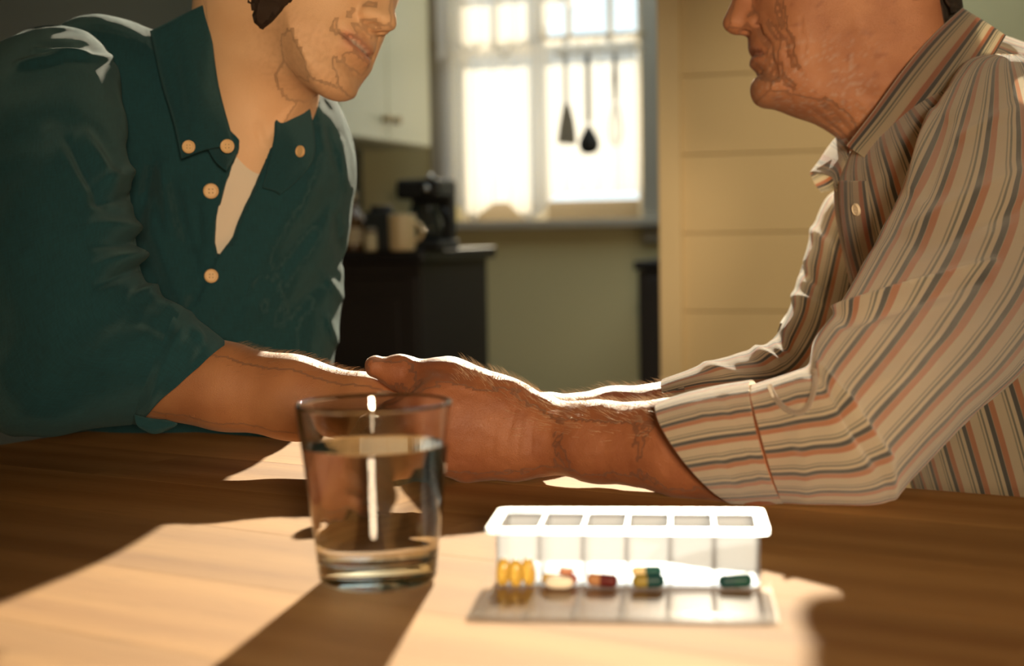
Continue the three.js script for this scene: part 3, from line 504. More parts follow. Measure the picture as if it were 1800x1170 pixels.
function button(r, at, normal, material, parent, label) {             // four-hole shirt button
  const s = new THREE.Shape(); s.absarc(0, 0, r * 0.98, 0, Math.PI * 2); for (const [x, y] of [[1, 1], [-1, 1], [1, -1], [-1, -1]]) { const h = new THREE.Path(); h.absarc(x * r * 0.24, y * r * 0.24, r * 0.11, 0, Math.PI * 2, true); s.holes.push(h); }
  const g = merge([new THREE.ExtrudeGeometry(s, { depth: 0.0012, bevelEnabled: true, bevelSize: 0.0003, bevelThickness: 0.0003, bevelSegments: 2, curveSegments: 20 }), new THREE.TorusGeometry(r * 0.86, r * 0.12, 10, 36).translate(0, 0, 0.0015)]);
  const m = part('button', g, material, parent, label); m.position.copy(at).addScaledVector(normal, 0.0004); m.quaternion.setFromUnitVectors(V3(0, 0, 1), normal); return m;
}
function lowerBody(root, hip, facing, cloth, shoe) {                   // trousers and shoes, under the table
  const up = V3(0, 1, 0), side = facing.clone().cross(up).normalize(), pt = (f, s, y) => hip.clone().addScaledVector(facing, f).addScaledVector(side, s).setY(y), legs = [-1, 1].map((s) => [pt(0, s * 0.09, hip.y), pt(0.40, s * 0.13, 0.50), pt(0.42, s * 0.14, 0.09)]);
  const f = (x, y, z) => { let d = cap(x, y, z, pt(0, -0.08, hip.y), pt(0, 0.08, hip.y), 0.125, 0.125); for (const l of legs) d = smin(d, chain(l, [0.095, 0.072, 0.055], x, y, z, 0.02), 0.05); return smax(d, 0.07 - y, 0.01); };
  part('trousers', nets(f, ...around(legs.flat().concat(pt(0, 0, hip.y)), 0.15), 0.016), cloth, root);
  for (const l of legs) { const a = l[2].clone().setY(0.046).addScaledVector(facing, -0.04), b = l[2].clone().setY(0.038).addScaledVector(facing, 0.16), top = l[2].clone().setY(0.10); part('shoe', nets((x, y, z) => smax(smin(cap(x, y, z, a, b, 0.042, 0.036), cap(x, y, z, a, top, 0.042, 0.046), 0.03), 0.0015 - y, 0.004), ...around([a, b, top], 0.07), 0.008), shoe, root); }
}

// ------------------------------------------------------------------ the older man
const old = thing('person', 'older man in striped button shirt holding the younger man by the wrist, seen in profile', 'person');
{
  const px2mm = (pts) => pts.map(([x, y]) => [-(x - 1585) / 1.87, -(y + 35) / 1.87]);
  const H = headField({
    face: px2mm([[1305, -45], [1299, -75], [1304, -130], [1340, -190], [1420, -232], [1510, -240], [1600, -208], [1665, -140], [1684, -60], [1676, 20], [1690, 110], [1740, 230], [1690, 330], [1590, 350], [1520, 283], [1480, 243], [1440, 217], [1400, 203], [1366, 190], [1346, 187], [1330, 178], [1322, 160], [1323, 144], [1331, 130], [1329, 119], [1325, 108], [1325, 96], [1321, 84], [1318, 70], [1320, 56], [1322, 30], [1320, 0], [1312, -22]]),
    nose: px2mm([[1330, -60], [1307, -48], [1297, -25], [1289, 0], [1280, 20], [1273, 36], [1274, 46], [1281, 54], [1290, 59], [1302, 61], [1318, 62], [1350, 40], [1360, -20]]),
    width: [[-190, 62], [-130, 56], [-105, 50], [-60, 62], [0, 71], [60, 73], [110, 60]], round: [[-140, 48], [-110, 38], [-60, 52], [0, 72], [80, 72]],
    mouth: [140, -69.5], droop: 3.5, upper: 1.2, lower: 2.6, cut: 3.4, open: 1.5,
    noseWidth: [[-52, 13], [-40, 14], [-15, 10], [8, 8]], ala: [139, -42, 12.5, 8.5], nostril: [148, -50.5], eye: [131, 14], earOut: 72,
    dents: [[31, 14, 17, 11, 9], [40, -62, 14, 18, 3.2], [0, -88, 20, 3.5, 1.6]],
    lines: [[15, -38, 33, -66, 2.4, -3.6], [33, -70, 36, -98, 2.4, -3.0], [45, -30, 52, -75, 1.8, -1.8], [20, -84, 5, -86, 4, -1.5]],
  });
  const fr = headFrame(P(1585, -35, 1.395), camRight.clone().negate(), camUp, camBack, 1.0), o0 = P(1585, -35, 1.395);
  const face = [ // furrows of the cheek, mouth and neck as they run
    [1348, 28, 1384, 74, 7, -0.0016], [1384, 74, 1388, 112, 7, -0.0012], [1408, 30, 1417, 112, 3, -0.0008], [1358, 126, 1392, 156, 6, -0.0022], [1382, 92, 1408, 134, 7, -0.0022], [1338, 128, 1350, 138, 6, -0.0016], [1345, 108, 1372, 104, 12, 0.0012], [1340, 160, 1370, 158, 16, 0.0012], [1395, 120, 1440, 175, 20, 0.0012],
    [1450, 180, 1500, 238, 6, -0.0016], [1425, 190, 1482, 238, 5, -0.0012], [1490, 170, 1540, 230, 8, -0.001], [1440, 60, 1470, 120, 14, -0.001], [1500, 30, 1540, 110, 10, -0.0008]];
  const neck = [P(1555, 60, 1.395), P(1660, 300, 1.40)];
  const headF = (x, y, z) => {
    const [u, v, w] = fr.to(x, y, z); let d = H(u, v, w) * 0.001;
    if (w > 8 && Math.abs(d) < 0.02) { toPx(x, y, z); d -= ridge(face, qx, qy); }
    return d;
  };
  // near arm and hand
  const Wz = 1.075;
  const arm = { rad: [P(1330, 775, 0.985), P(1200, 775, 1.01), P(1050, 768, 1.045), P(930, 747, Wz)], uln: [P(1330, 806, 0.985), P(1200, 796, 1.01), P(1050, 784, 1.045), P(925, 779, Wz)], rr: [0.033, 0.0265, 0.0215, 0.0195], ru: [0.032, 0.0265, 0.0215, 0.0195] };
  const K = [P(768, 698, 1.062), P(760, 732, 1.056), P(768, 766, 1.060), P(786, 800, 1.068)], Wr = [P(900, 727, 1.072), P(898, 748, 1.068), P(898, 770, 1.068), P(900, 788, 1.072)];
  const fingers = [[K[0], P(690, 732, 1.058), P(640, 760, 1.068), P(612, 780, 1.082)], [K[1], P(674, 768, 1.054), P(622, 797, 1.066), P(596, 812, 1.082)], [K[2], P(692, 798, 1.058), P(645, 822, 1.070), P(618, 830, 1.084)], [K[3], P(722, 822, 1.066), P(684, 836, 1.076), P(660, 840, 1.086)]], fr4 = [[0.0105, 0.0095, 0.0086, 0.0074], [0.0108, 0.0098, 0.0088, 0.0076], [0.0102, 0.0092, 0.0083, 0.0072], [0.0090, 0.0080, 0.0073, 0.0064]];
  const thumb = [P(878, 712, 1.078), P(785, 669, 1.092), P(704, 655, 1.098), P(661, 643, 1.098)];
  const armLines = [[905, 720, 890, 775, 4, -0.0006], [920, 722, 908, 800, 4, -0.0005], [938, 725, 932, 805, 4, -0.0005], [890, 690, 905, 722, 6, -0.0006], [870, 740, 865, 800, 5, -0.0004], [760, 660, 860, 690, 10, 0.0014], [750, 648, 790, 650, 4, -0.0005], [708, 636, 714, 660, 3, -0.0007], [960, 735, 1150, 745, 9, 0.0008], [1000, 800, 1100, 790, 8, 0.0007], [700, 632, 650, 625, 5, -0.0005]];
  const near = (x, y, z) => {
    let d = smin(chain(arm.rad, arm.rr, x, y, z, 0.01), chain(arm.uln, arm.ru, x, y, z, 0.01), 0.022);
    let p = 1e9; for (let i = 0; i < 4; i++) p = smin(p, cap(x, y, z, Wr[i], K[i], 0.0150, 0.0118), 0.016);
    p = smin(p, cap(x, y, z, P1, P2, 0.0175, 0.0165), 0.022); p = smin(p, cap(x, y, z, P3, P4, 0.020, 0.0165), 0.022); p = smin(p, cap(x, y, z, P5, P6, 0.0165, 0.0125), 0.02);
    d = smin(d, p, 0.024);
    d = smin(d, chain(thumb, [0.0195, 0.0148, 0.0112, 0.0086], x, y, z, 0.008), 0.012);
    d = smin(d, ell(x, y, z, thumb[2].x, thumb[2].y, thumb[2].z, 0.0122, 0.0112, 0.0118), 0.006);
    for (let i = 0; i < 4; i++) d = smin(d, chain(fingers[i], fr4[i], x, y, z, 0.004), 0.005);
    if (Math.abs(d) < 0.012) { toPx(x, y, z); d -= ridge(armLines, qx, qy); d -= 0.0006 * fbm(x * 60, y * 60, z * 60); }
    return d;
  };
  const P1 = P(888, 788, 1.082), P2 = P(822, 806, 1.084), P3 = P(868, 718, 1.082), P4 = P(785, 692, 1.086), P5 = P(800, 684, 1.088), P6 = P(735, 688, 1.088);
  // far arm and hand
  const fArm = [P(1330, 700, 1.31), P(1215, 732, 1.275), P(1080, 742, 1.235), P(975, 748, 1.205)], fK = [P(850, 735, 1.172), P(846, 757, 1.178), P(850, 780, 1.182), P(860, 800, 1.184)], fW = P(960, 752, 1.198);
  const fF = fK.map((k, i) => [k, P(775 + i * 4, 742 + i * 21, 1.168), P(715 + i * 7, 758 + i * 19, 1.162), P(680 + i * 12, 768 + i * 17, 1.155)]), fT = [P(930, 730, 1.185), P(870, 722, 1.160), P(815, 716, 1.150), P(780, 714, 1.146)];
  const far = (x, y, z) => {
    let d = chain(fArm, [0.040, 0.034, 0.028, 0.0255], x, y, z, 0.012);
    for (let i = 0; i < 4; i++) { d = smin(d, cap(x, y, z, fW, fK[i], 0.019, 0.0115), 0.016); d = smin(d, chain(fF[i], [0.0104, 0.0094, 0.0085, 0.0074], x, y, z, 0.004), 0.005); }
    return smin(d, chain(fT, [0.018, 0.0135, 0.0108, 0.0084], x, y, z, 0.006), 0.012);
  };
  const trunk = [P(1700, 300, 1.42), P(1870, 560, 1.45), P(1950, 860, 1.48)], ups = [[P(1765, 270, 1.27), P(1500, 800, 0.995)], [P(1600, 350, 1.53), P(1400, 655, 1.36)]];
  const torso = (x, y, z) => { let d = chain(trunk, [0.085, 0.11, 0.12], x, y, z, 0.08); d = smin(d, cap(x, y, z, ups[0][0], ups[1][0], 0.036, 0.036), 0.05); for (const u of ups) d = smin(d, cap(x, y, z, u[0], u[1], 0.036, 0.034), 0.03); return d; };
  const toneA = [0.36, 0.135, 0.055], toneB = [0.22, 0.068, 0.028], toneC = [0.58, 0.27, 0.135], toneD = [0.36, 0.135, 0.062];
  const armTone = (x, y, z) => { const b = 0.5 + 0.5 * fbm(x * 28, y * 28, z * 28), s = smooth(0.36, 0.62, nz(x * 95 + 3, y * 95, z * 95)) * smooth(-0.1, 0.4, nz(x * 16, y * 16, z * 16)); let c = mix3(toneB, toneA, clamp(b, 0, 1)); c = mix3(c, [0.22, 0.08, 0.04], s * 0.55); toPx(x, y, z); const nail = z < 0 && Math.exp(-(((qx - 668) / 15) ** 2 + ((qy - 626) / 6) ** 2)); return mix3(c, [0.66, 0.42, 0.33], nail * 0.7); };
  const headTone = (x, y, z) => {
    const [u, v, w] = fr.to(x, y, z), b = 0.5 + 0.5 * fbm(x * 24 + 7, y * 24, z * 24), s = smooth(0.38, 0.6, nz(x * 110, y * 110, z * 110)); let c = mix3(toneD, toneC, clamp(b, 0, 1)); c = mix3(c, [0.26, 0.09, 0.05], s * 0.4);
    const stub = smooth(-55, -80, v) * smooth(20, 60, u) * smooth(0.1, 0.5, nz(x * 300, y * 300, z * 300)); c = mix3(c, [0.55, 0.46, 0.4], stub * 0.35);
    const lip = Math.exp(-(((v + 71.5) / 5) ** 2)) * smooth(26, 18, Math.abs(w)) * smooth(115, 128, u); c = mix3(c, [0.42, 0.13, 0.09], lip * 0.5);
    if (Math.hypot(u - 131, v - 14, Math.abs(w) - 31) < 12.6) c = Math.hypot(v - 13, Math.abs(w) - 31) < 5 ? [0.08, 0.05, 0.03] : Math.abs(v - 13) < 3.5 && u > 135 ? [0.5, 0.45, 0.4] : c;
    if (Math.hypot((v - 29) / 4, (Math.abs(w) - 31) / 16) < 1 && u > 105) c = [0.35, 0.33, 0.3];
    return c;
  };
  const bodyParts = [
    tint(nets(headF, ...around([fr.at(165, 112, 76), fr.at(-90, -195, -76), fr.at(165, -195, 76), fr.at(-90, 112, 90), fr.at(-90, 112, -90)], 0.006), 0.0031), headTone),
    tint(nets(near, ...around([...arm.rad, ...arm.uln, ...K, ...thumb, ...fingers.flat(), P2], 0.045), 0.0024), armTone),
    tint(nets(far, ...around([...fArm, ...fF.flat(), ...fT], 0.045), 0.0034), armTone),
    tint(nets(torso, ...around([...trunk, ...ups.flat()], 0.16), 0.013), () => toneA)];
  part('body', mergeBody(bodyParts), skin, old);
  part('hair', nets((x, y, z) => { const [u, v, w] = fr.to(x, y, z); const d = H(u, v, w) - 5 - 2.5 * nz(u * 0.09, v * 0.09, w * 0.09), line = smax(smax(u - (78 - 0.006 * v * v), 40 - v - 0 * u, 6), u - 90, 5), nape = smax(u + 12 - 0.22 * v, -62 - v, 5), e = Math.hypot((u + 3) / 22, (v - 2) / 36) - 1; return smax(smax(d, smin(line, nape, 4), 4), -e * 20, 3) * 0.001; }, ...around([fr.at(110, 122, 84), fr.at(-100, -80, -84), fr.at(110, -80, 84), fr.at(-100, 122, -84)], 0.004), 0.005), hairMat(0.055, 0.045, 0.035), old, 'short dark grey hair');
  const hairMatArm = plain(0.75, 0.55, 0.36, 0.35);
  hairs(near, growSpots(near, P(1180, 780, 1.01), P(930, 765, 1.075), 900, 1.5, 0).concat(growSpots(near, P(925, 750, 1.075), P(790, 690, 1.075), 330, 1.3, 0)), 0.35, 1, 0.0085, hairMatArm, old);
  hairs(far, growSpots(far, P(1190, 735, 1.27), P(985, 748, 1.205), 360, 1.3, 0), 0.35, 1, 0.009, hairMatArm, old);

  part('undershirt', nets((x, y, z) => smax(torso(x, y, z) - 0.004, -near(x, y, z) + 0, 0.002), ...around([...trunk, ...ups.map((u) => u[0])], 0.17), 0.012), plain(0.86, 0.84, 0.78, 0.9), old, 'added white undershirt, unseen, that reflects light into the shirt front');  // added unseen layer that bounces sun inside the shirt onto the chest
  // shirt of cream cotton with navy, green and orange stripes
  const stripe = (u) => { const x = ((u % 1) + 1) % 1, e = 0.02, band = (a, b) => smooth(a - e, a + e, x) * smooth(b + e, b - e, x); return [band(0.10, 0.30), band(0.31, 0.47), band(0.60, 0.665), band(0.73, 0.775)]; };
  const cotton = paint(256, 256, (u, v, x, y) => {
    const s = stripe(u), n = 0.95 + 0.08 * nz(u * 60, v * 60, 2) + 0.03 * ((x + y) % 2); let c = [0.92, 0.84, 0.66];
    c = mix3(c, [0.72, 0.27, 0.11], s[0] * 0.85); c = mix3(c, [0.05, 0.065, 0.075], s[1] * 0.92); c = mix3(c, [0.12, 0.155, 0.12], s[2] * 0.8); c = mix3(c, [0.20, 0.23, 0.17], s[3] * 0.65); return toS(c.map((q) => q * n));
  }, true);
  const pitch = 0.0205, shirtMat = (k = 1) => pbr({ map: repeat(cotton, 1 / pitch, 1 / pitch), roughness: 1, sheen: 0.25, sheenColor: rgb(1, 0.95, 0.85), transmission: 0.82, thickness: 0, side: THREE.DoubleSide, bumpMap: repeat(weave, 140, 140), bumpScale: 0.0002 });
  const shirt = shirtMat();
  const sleeveFolds = [[1470, 543, 1745, 460, 6, 0.008], [1485, 562, 1720, 492, 13, -0.007], [1440, 640, 1560, 800, 7, 0.004], [1425, 655, 1545, 820, 12, -0.004], [1560, 800, 1570, 870, 8, 0.003], [1500, 700, 1620, 640, 18, 0.004], [1400, 690, 1420, 870, 14, 0.002], [1640, 200, 1600, 330, 10, 0.006], [1665, 215, 1625, 340, 12, -0.007], [1690, 240, 1780, 190, 10, 0.004], [1600, 400, 1790, 300, 14, 0.005], [1620, 440, 1800, 360, 14, -0.005], [1590, 620, 1720, 560, 16, 0.003], [1350, 720, 1400, 800, 12, -0.002]];
  const U = [[1318, 676, 1378, 886, 0.985, 0.050, 6], [1392, 652, 1466, 889, 0.978, 0.058, 4], [1418, 640, 1528, 889, 0.975, 0.066, 0], [1424, 622, 1572, 874, 0.98, 0.072, -4], [1432, 596, 1612, 832, 0.995, 0.074, -6], [1470, 540, 1702, 740, 1.03, 0.076, -6], [1512, 470, 1800, 650, 1.075, 0.078, 0], [1560, 380, 1880, 530, 1.13, 0.082, 0], [1608, 270, 1925, 380, 1.18, 0.084, 0], [1650, 178, 1900, 230, 1.23, 0.078, 0], [1695, 110, 1840, 125, 1.27, 0.055, 0], [1740, 95, 1800, 98, 1.28, 0.02, 0]];
  part('sleeve', loft(U, 120, 220, { around: pitch * 17, shift: 0.004, folds: sleeveFolds, rough: 0.0016 }), shirt, old);
  const cuff = hemmed([[1165, 704, 1300, 890, 0.99, 0.052, 34], [1215, 688, 1325, 890, 0.988, 0.056, 30], [1270, 676, 1352, 888, 0.986, 0.059, 24], [1322, 667, 1382, 886, 0.985, 0.060, 16]]);
  part('cuff', loft(cuff, 110, 50, { around: pitch * 17, shift: 0.010, folds: [[1230, 720, 1300, 860, 10, 0.0015], [1270, 700, 1340, 850, 8, -0.0015]], rough: 0.0008 }), shirt, old);
  const onPart = (name, px, py) => { const R = new THREE.Raycaster(camera.position.clone(), P(px, py, 1).sub(camera.position).normalize()), h = R.intersectObject(old.children.find((c) => c.name === name))[0]; return h ? [h.point, h.face.normal.clone().multiplyScalar(h.face.normal.dot(h.point.clone().sub(camera.position)) > 0 ? -1 : 1)] : null; };
  { // open sleeve vent: a rolled edge that hangs in a loop on the forearm sleeve
    const pts = [[1350, 664], [1355, 682], [1366, 703], [1382, 719], [1400, 726], [1416, 722], [1427, 706], [1433, 684], [1436, 662], [1436, 648]].map(([x, y]) => onPart('sleeve', x, y)).filter(Boolean).map(([p, n]) => p.clone().addScaledVector(n, 0.0016));
    if (pts.length > 3) part('sleeve_vent', new THREE.TubeGeometry(new THREE.CatmullRomCurve3(pts), 60, 0.0019, 8), shirt, old); }
  const Fs = hemmed([[1172, 664, 1200, 740, 1.27, 0.040, 12], [1235, 638, 1270, 745, 1.285, 0.046, 8], [1290, 622, 1345, 760, 1.30, 0.050, 0], [1352, 600, 1440, 760, 1.33, 0.055, -4], [1385, 545, 1520, 680, 1.37, 0.058, -4], [1405, 480, 1560, 590, 1.42, 0.060, 0], [1425, 410, 1580, 470, 1.47, 0.062, 0], [1450, 352, 1600, 380, 1.51, 0.058, 0], [1490, 318, 1580, 320, 1.53, 0.03, 0]]);
  part('sleeve', loft(Fs, 90, 150, { around: pitch * 15, folds: [[1330, 615, 1372, 640, 9, 0.006], [1362, 585, 1400, 620, 9, -0.006], [1395, 520, 1440, 540, 9, 0.005], [1405, 470, 1450, 500, 9, -0.005], [1425, 400, 1460, 440, 9, 0.004], [1240, 640, 1300, 660, 9, 0.003]], rough: 0.003 }), shirt, old);
  const T = [[1520, 262, 1700, 150, 1.395, 0.062, 0], [1492, 268, 1728, 62, 1.395, 0.085, 0], [1474, 300, 1800, 74, 1.395, 0.135, 0], [1468, 345, 1880, 110, 1.395, 0.165, 0], [1478, 420, 1960, 230, 1.40, 0.175, 0], [1502, 520, 2010, 380, 1.405, 0.18, 0], [1545, 660, 2070, 560, 1.41, 0.185, 0], [1590, 810, 2125, 740, 1.42, 0.19, 0], [1635, 960, 2160, 930, 1.44, 0.19, 0], [1665, 1080, 2170, 1080, 1.45, 0.18, 0], [1700, 1090, 2140, 1090, 1.45, 0.15, 0]];
  const torsoG = loft(T, 200, 170, { around: pitch * 35, folds: [[1640, 90, 1700, 170, 10, 0.004], [1660, 140, 1780, 100, 9, -0.004], [1560, 330, 1600, 520, 12, 0.004], [1530, 420, 1560, 520, 10, -0.003]], rough: 0.0016 });
  part('shirt_body', torsoG, shirt, old);
  // collar: the near leaf folded over, the far leaf, and the button band below
  part('collar', sheet([[[1692, 14, 1.335], [1640, 62, 1.325], [1590, 120, 1.315], [1535, 195, 1.305], [1488, 256, 1.30]], [[1735, 40, 1.30], [1690, 105, 1.285], [1645, 168, 1.275], [1590, 238, 1.275], [1540, 290, 1.28]], [[1768, 62, 1.275], [1728, 130, 1.26], [1690, 196, 1.255], [1645, 262, 1.258], [1592, 318, 1.265]]], 40, 20, 0.0022, { su: pitch * 7, sv: pitch * 3.4, swap: true, folds: [] }), shirt, old);
  part('collar', sheet([[[1480, 232, 1.40], [1462, 250, 1.42], [1440, 282, 1.43], [1424, 303, 1.43]], [[1496, 256, 1.345], [1484, 268, 1.345], [1470, 295, 1.35], [1462, 312, 1.355]], [[1490, 262, 1.335], [1488, 282, 1.335], [1476, 312, 1.34], [1470, 338, 1.345]]], 24, 16, 0.0022, { su: pitch * 2, sv: pitch * 3 }), shirt, old);
  part('collar', sheet([[[1424, 303, 1.432], [1432, 322, 1.43], [1444, 338, 1.43]], [[1445, 290, 1.40], [1455, 310, 1.395], [1466, 332, 1.39]], [[1478, 268, 1.36], [1482, 290, 1.355], [1488, 310, 1.35]]], 20, 16, 0.0022, { su: pitch * 2, sv: pitch * 2 }), shirt, old);
  const onShirt = (px, py) => onPart('shirt_body', px, py);
  const rows = [[1476, 1492, 1508, 1522], [1478, 1494, 1512, 1530], [1486, 1504, 1522, 1540], [1500, 1518, 1536, 1556], [1515, 1534, 1554, 1574]].map((r, j) => r.map((x) => { const h = onShirt(x + 6, 318 + j * 55); return h ? h[0].addScaledVector(h[1], 0.003) : P(x, 318 + j * 55, 1.33); }));
  const band = part('button_band', sheet(rows, 14, 60, 0.0018, { su: pitch * 1.6, sv: 0.14 }), shirt, old);
  const pearl = plain(0.85, 0.72, 0.52, 0.3, { clearcoat: 0.4 });
  for (const [x, y] of [[1514, 366], [1532, 470]]) { const h = onShirt(x, y); if (h) button(0.0055, h[0].addScaledVector(h[1], 0.0042), h[1], pearl, band); }
  lowerBody(old, P(1870, 1010, 1.47).setY(0.55), V3(-0.9, 0, 0.42).normalize(), plain(0.05, 0.05, 0.06, 0.9), plain(0.03, 0.02, 0.015, 0.5));
}

// ------------------------------------------------------------------ the younger man
const young = thing('person', 'younger man in dark teal button shirt with rolled sleeves leaning in from the left', 'person');
{
  const H = headField({
    face: [[94, 30], [93, 58], [84, 96], [50, 122], [0, 128], [-56, 110], [-88, 62], [-93, 10], [-78, -36], [-58, -70], [-20, -92], [18, -98], [48, -92], [66, -95], [84, -97], [94, -90], [97, -80], [95, -68], [97, -60], [98, -52], [97, -44], [96, -32], [94, -10], [92, 10]],
    nose: [[84, 34], [94, 28], [101, 10], [110, -6], [117, -17], [117, -23], [112, -28], [103, -31], [92, -32], [72, -20], [74, 20]],
    width: [[-110, 44], [-92, 48], [-60, 60], [0, 70], [60, 73], [110, 60]], round: [[-100, 40], [-60, 54], [0, 72], [80, 72]],
    mouth: [98, -48.5], droop: -1.2, upper: 3.0, lower: 4.6, cut: 4.2, open: 2.1,
    noseWidth: [[-34, 12], [-22, 13], [0, 9], [30, 7]], ala: [98, -22, 11.5, 7.6], nostril: [107, -29.5], eye: [80, 28], earOut: 70,
    dents: [[31, 28, 17, 11, 9], [0, -68, 20, 4, 1.6]], lines: [[14, -20, 30, -42, 3, -1.2], [30, -42, 33, -56, 3, -0.8]],
  });
  const yaw = -31 * DEG, pit = -5.2 * DEG, rol = -10 * DEG;
  const e = new THREE.Matrix4().makeRotationZ(-14.5 * DEG).multiply(new THREE.Matrix4().makeRotationY(yaw)).multiply(new THREE.Matrix4().makeRotationZ(pit)).multiply(new THREE.Matrix4().makeRotationX(rol)), el = e.elements;
  const axis = (k) => V3().addScaledVector(camRight, el[k * 4]).addScaledVector(camUp, el[k * 4 + 1]).addScaledVector(camBack, el[k * 4 + 2]);
  const fr = headFrame(P(529, -41, 1.385), axis(0), axis(1), axis(2), 1.053);
  const neck = [P(430, 320, 1.425), fr.at(-22, -52, 0)], jawP = fr.at(30, -70, 0);
  const neckLines = [[520, 190, 470, 245, 9, 0.002], [452, 222, 462, 250, 8, -0.002]];
  const headF = (x, y, z) => {
    const [u, v, w] = fr.to(x, y, z); let d = H(u, v, w) * 0.001053;
    d = smin(d, cap(x, y, z, neck[0], neck[1], 0.062, 0.056), 0.034);
    if (Math.abs(d) < 0.02) { toPx(x, y, z); d -= ridge(neckLines, qx, qy); }
    return d;
  };
  const fa = { a: [P(230, 628, 1.19), P(395, 668, 1.168), P(515, 692, 1.152), P(640, 712, 1.137), P(722, 726, 1.128)], b: [P(230, 655, 1.19), P(395, 690, 1.168), P(515, 706, 1.152), P(640, 738, 1.137), P(722, 752, 1.128)], ra: [0.034, 0.0275, 0.0265, 0.0225, 0.0195], rb: [0.034, 0.0275, 0.0262, 0.0215, 0.0185] };
  const wr = [P(740, 724, 1.122), P(740, 738, 1.126), P(740, 752, 1.130), P(740, 764, 1.168)], K = [P(838, 724, 1.118), P(842, 746, 1.120), P(840, 768, 1.124), P(832, 788, 1.128)];
  const fin = K.map((k, i) => [k, P(895 - i * 3, 732 + i * 19, 1.120), P(935 - i * 5, 742 + i * 17, 1.124), P(962 - i * 9, 750 + i * 15, 1.128)]), th = [P(752, 716, 1.112), P(800, 702, 1.118), P(850, 700, 1.122), P(886, 706, 1.126)];
  const arm = (x, y, z) => {
    let d = smin(chain(fa.a, fa.ra, x, y, z, 0.01), chain(fa.b, fa.rb, x, y, z, 0.01), 0.02);
    for (let i = 0; i < 4; i++) { d = smin(d, cap(x, y, z, wr[i], K[i], 0.0135, 0.0112), 0.014); d = smin(d, chain(fin[i], [0.0100, 0.0090, 0.0082, 0.0070], x, y, z, 0.004), 0.005); }
    d = smin(d, chain(th, [0.017, 0.0132, 0.0105, 0.0082], x, y, z, 0.006), 0.010);
    return d - 0.0006 * nz(x * 40, y * 40, z * 40);
  };
  // shirt: the body of it is one soft volume, worked with folds
  const spine = [P(410, 300, 1.475), P(362, 520, 1.495), P(340, 760, 1.52), P(340, 960, 1.55)], nearSh = P(178, 150, 1.39), farSh = P(494, 298, 1.545), farEl = P(474, 660, 1.44);
  const chestFolds = [
    [250, 360, 330, 560, 16, 0.006], [285, 300, 300, 420, 12, 0.006], [305, 330, 345, 470, 10, -0.005], [345, 360, 352, 430, 9, -0.004], [270, 280, 240, 420, 12, -0.008], [335, 500, 300, 560, 14, 0.004],
    [430, 500, 560, 300, 22, 0.004], [470, 520, 590, 330, 18, -0.005], [560, 420, 430, 560, 18, 0.004], [500, 560, 590, 470, 16, -0.004], [600, 250, 612, 330, 8, 0.004], [575, 230, 592, 300, 6, -0.004], [560, 190, 570, 260, 6, 0.004], [590, 380, 600, 460, 9, -0.005], [578, 560, 592, 600, 8, 0.006], [570, 480, 600, 520, 8, 0.004]];
  const base = (x, y, z) => {
    let d = chain(spine, [0.112, 0.124, 0.128, 0.14], x, y, z, 0.05);
    d = smin(d, cap(x, y, z, nearSh, spine[0], 0.066, 0.09), 0.08);
    d = smin(d, cap(x, y, z, farSh, spine[0], 0.050, 0.085), 0.06);
    d = smin(d, cap(x, y, z, farSh, farEl, 0.0505, 0.046), 0.035);
    return d;
  };
  const opening = [[462, 196], [486, 208], [484, 240], [466, 290], [428, 362], [408, 416], [384, 450], [379, 428], [384, 384], [400, 320], [419, 268], [430, 230]];
  const seam = [[384, 448], [370, 486], [346, 530], [322, 566]];
  const seamD = (x, y) => { let d = 1e9, s = 0; for (let i = 0; i + 1 < seam.length; i++) { const [x0, y0] = seam[i], [x1, y1] = seam[i + 1], ex = x1 - x0, ey = y1 - y0, t = clamp(((x - x0) * ex + (y - y0) * ey) / (ex * ex + ey * ey), 0, 1), q = Math.hypot(x - x0 - ex * t, y - y0 - ey * t); if (q < d) { d = q; s = Math.sign(ex * (y - y0) - ey * (x - x0)); } } return d * s; };
  const shirtF = (x, y, z) => {
    let d = base(x, y, z);
    if (Math.abs(d) < 0.03) {
      toPx(x, y, z); const px = qx, py = qy, g = z > -1.56;
      if (g) {
        d -= ridge(chestFolds, px, py);
        if (py > 430 && py < 620) { const s = seamD(px, py); d -= 0.0035 * smooth(2, -2, s) * smooth(-60, -20, s) * smooth(620, 560, py); }
        const v = poly2(opening, px, py) / 1850; d = smax(d, -smax(v, -(d + 0.016), 0.002), 0.0025);
        d -= 0.0016 * (smooth(3, 0, Math.abs(poly2([[428, 524], [450, 484], [488, 489], [520, 600], [440, 600]], px, py)))) * (py < 560 ? 1 : 0);
      }
      d -= 0.0022 * fbm(x * 16, y * 11, z * 16) - 0.002 * Math.abs(nz(x * 22 + 9, y * 12, z * 22));
    }
    return d;
  };
  const linen = paint(256, 256, (u, v, x, y) => { const k = 0.82 + 0.16 * nz(u * 90, v * 12, 3) + 0.12 * nz(u * 12, v * 90, 8) + 0.05 * ((x + y) % 2); return toS([k, k, k]); }, true);
  const teal = pbr({ color: rgb(0.006, 0.064, 0.080), map: repeat(linen, 9, 9), roughness: 0.88, sheen: 0.35, sheenColor: rgb(0.45, 0.75, 0.72), sheenRoughness: 0.4, side: THREE.DoubleSide, bumpMap: repeat(weave, 120, 120), bumpScale: 0.0003 });
  const tone = [0.82, 0.53, 0.31], tone2 = [0.74, 0.43, 0.225];  // face skin lightened to carry the light bounced off the table
  const inner = (x, y, z) => base(x, y, z) + 0.03;
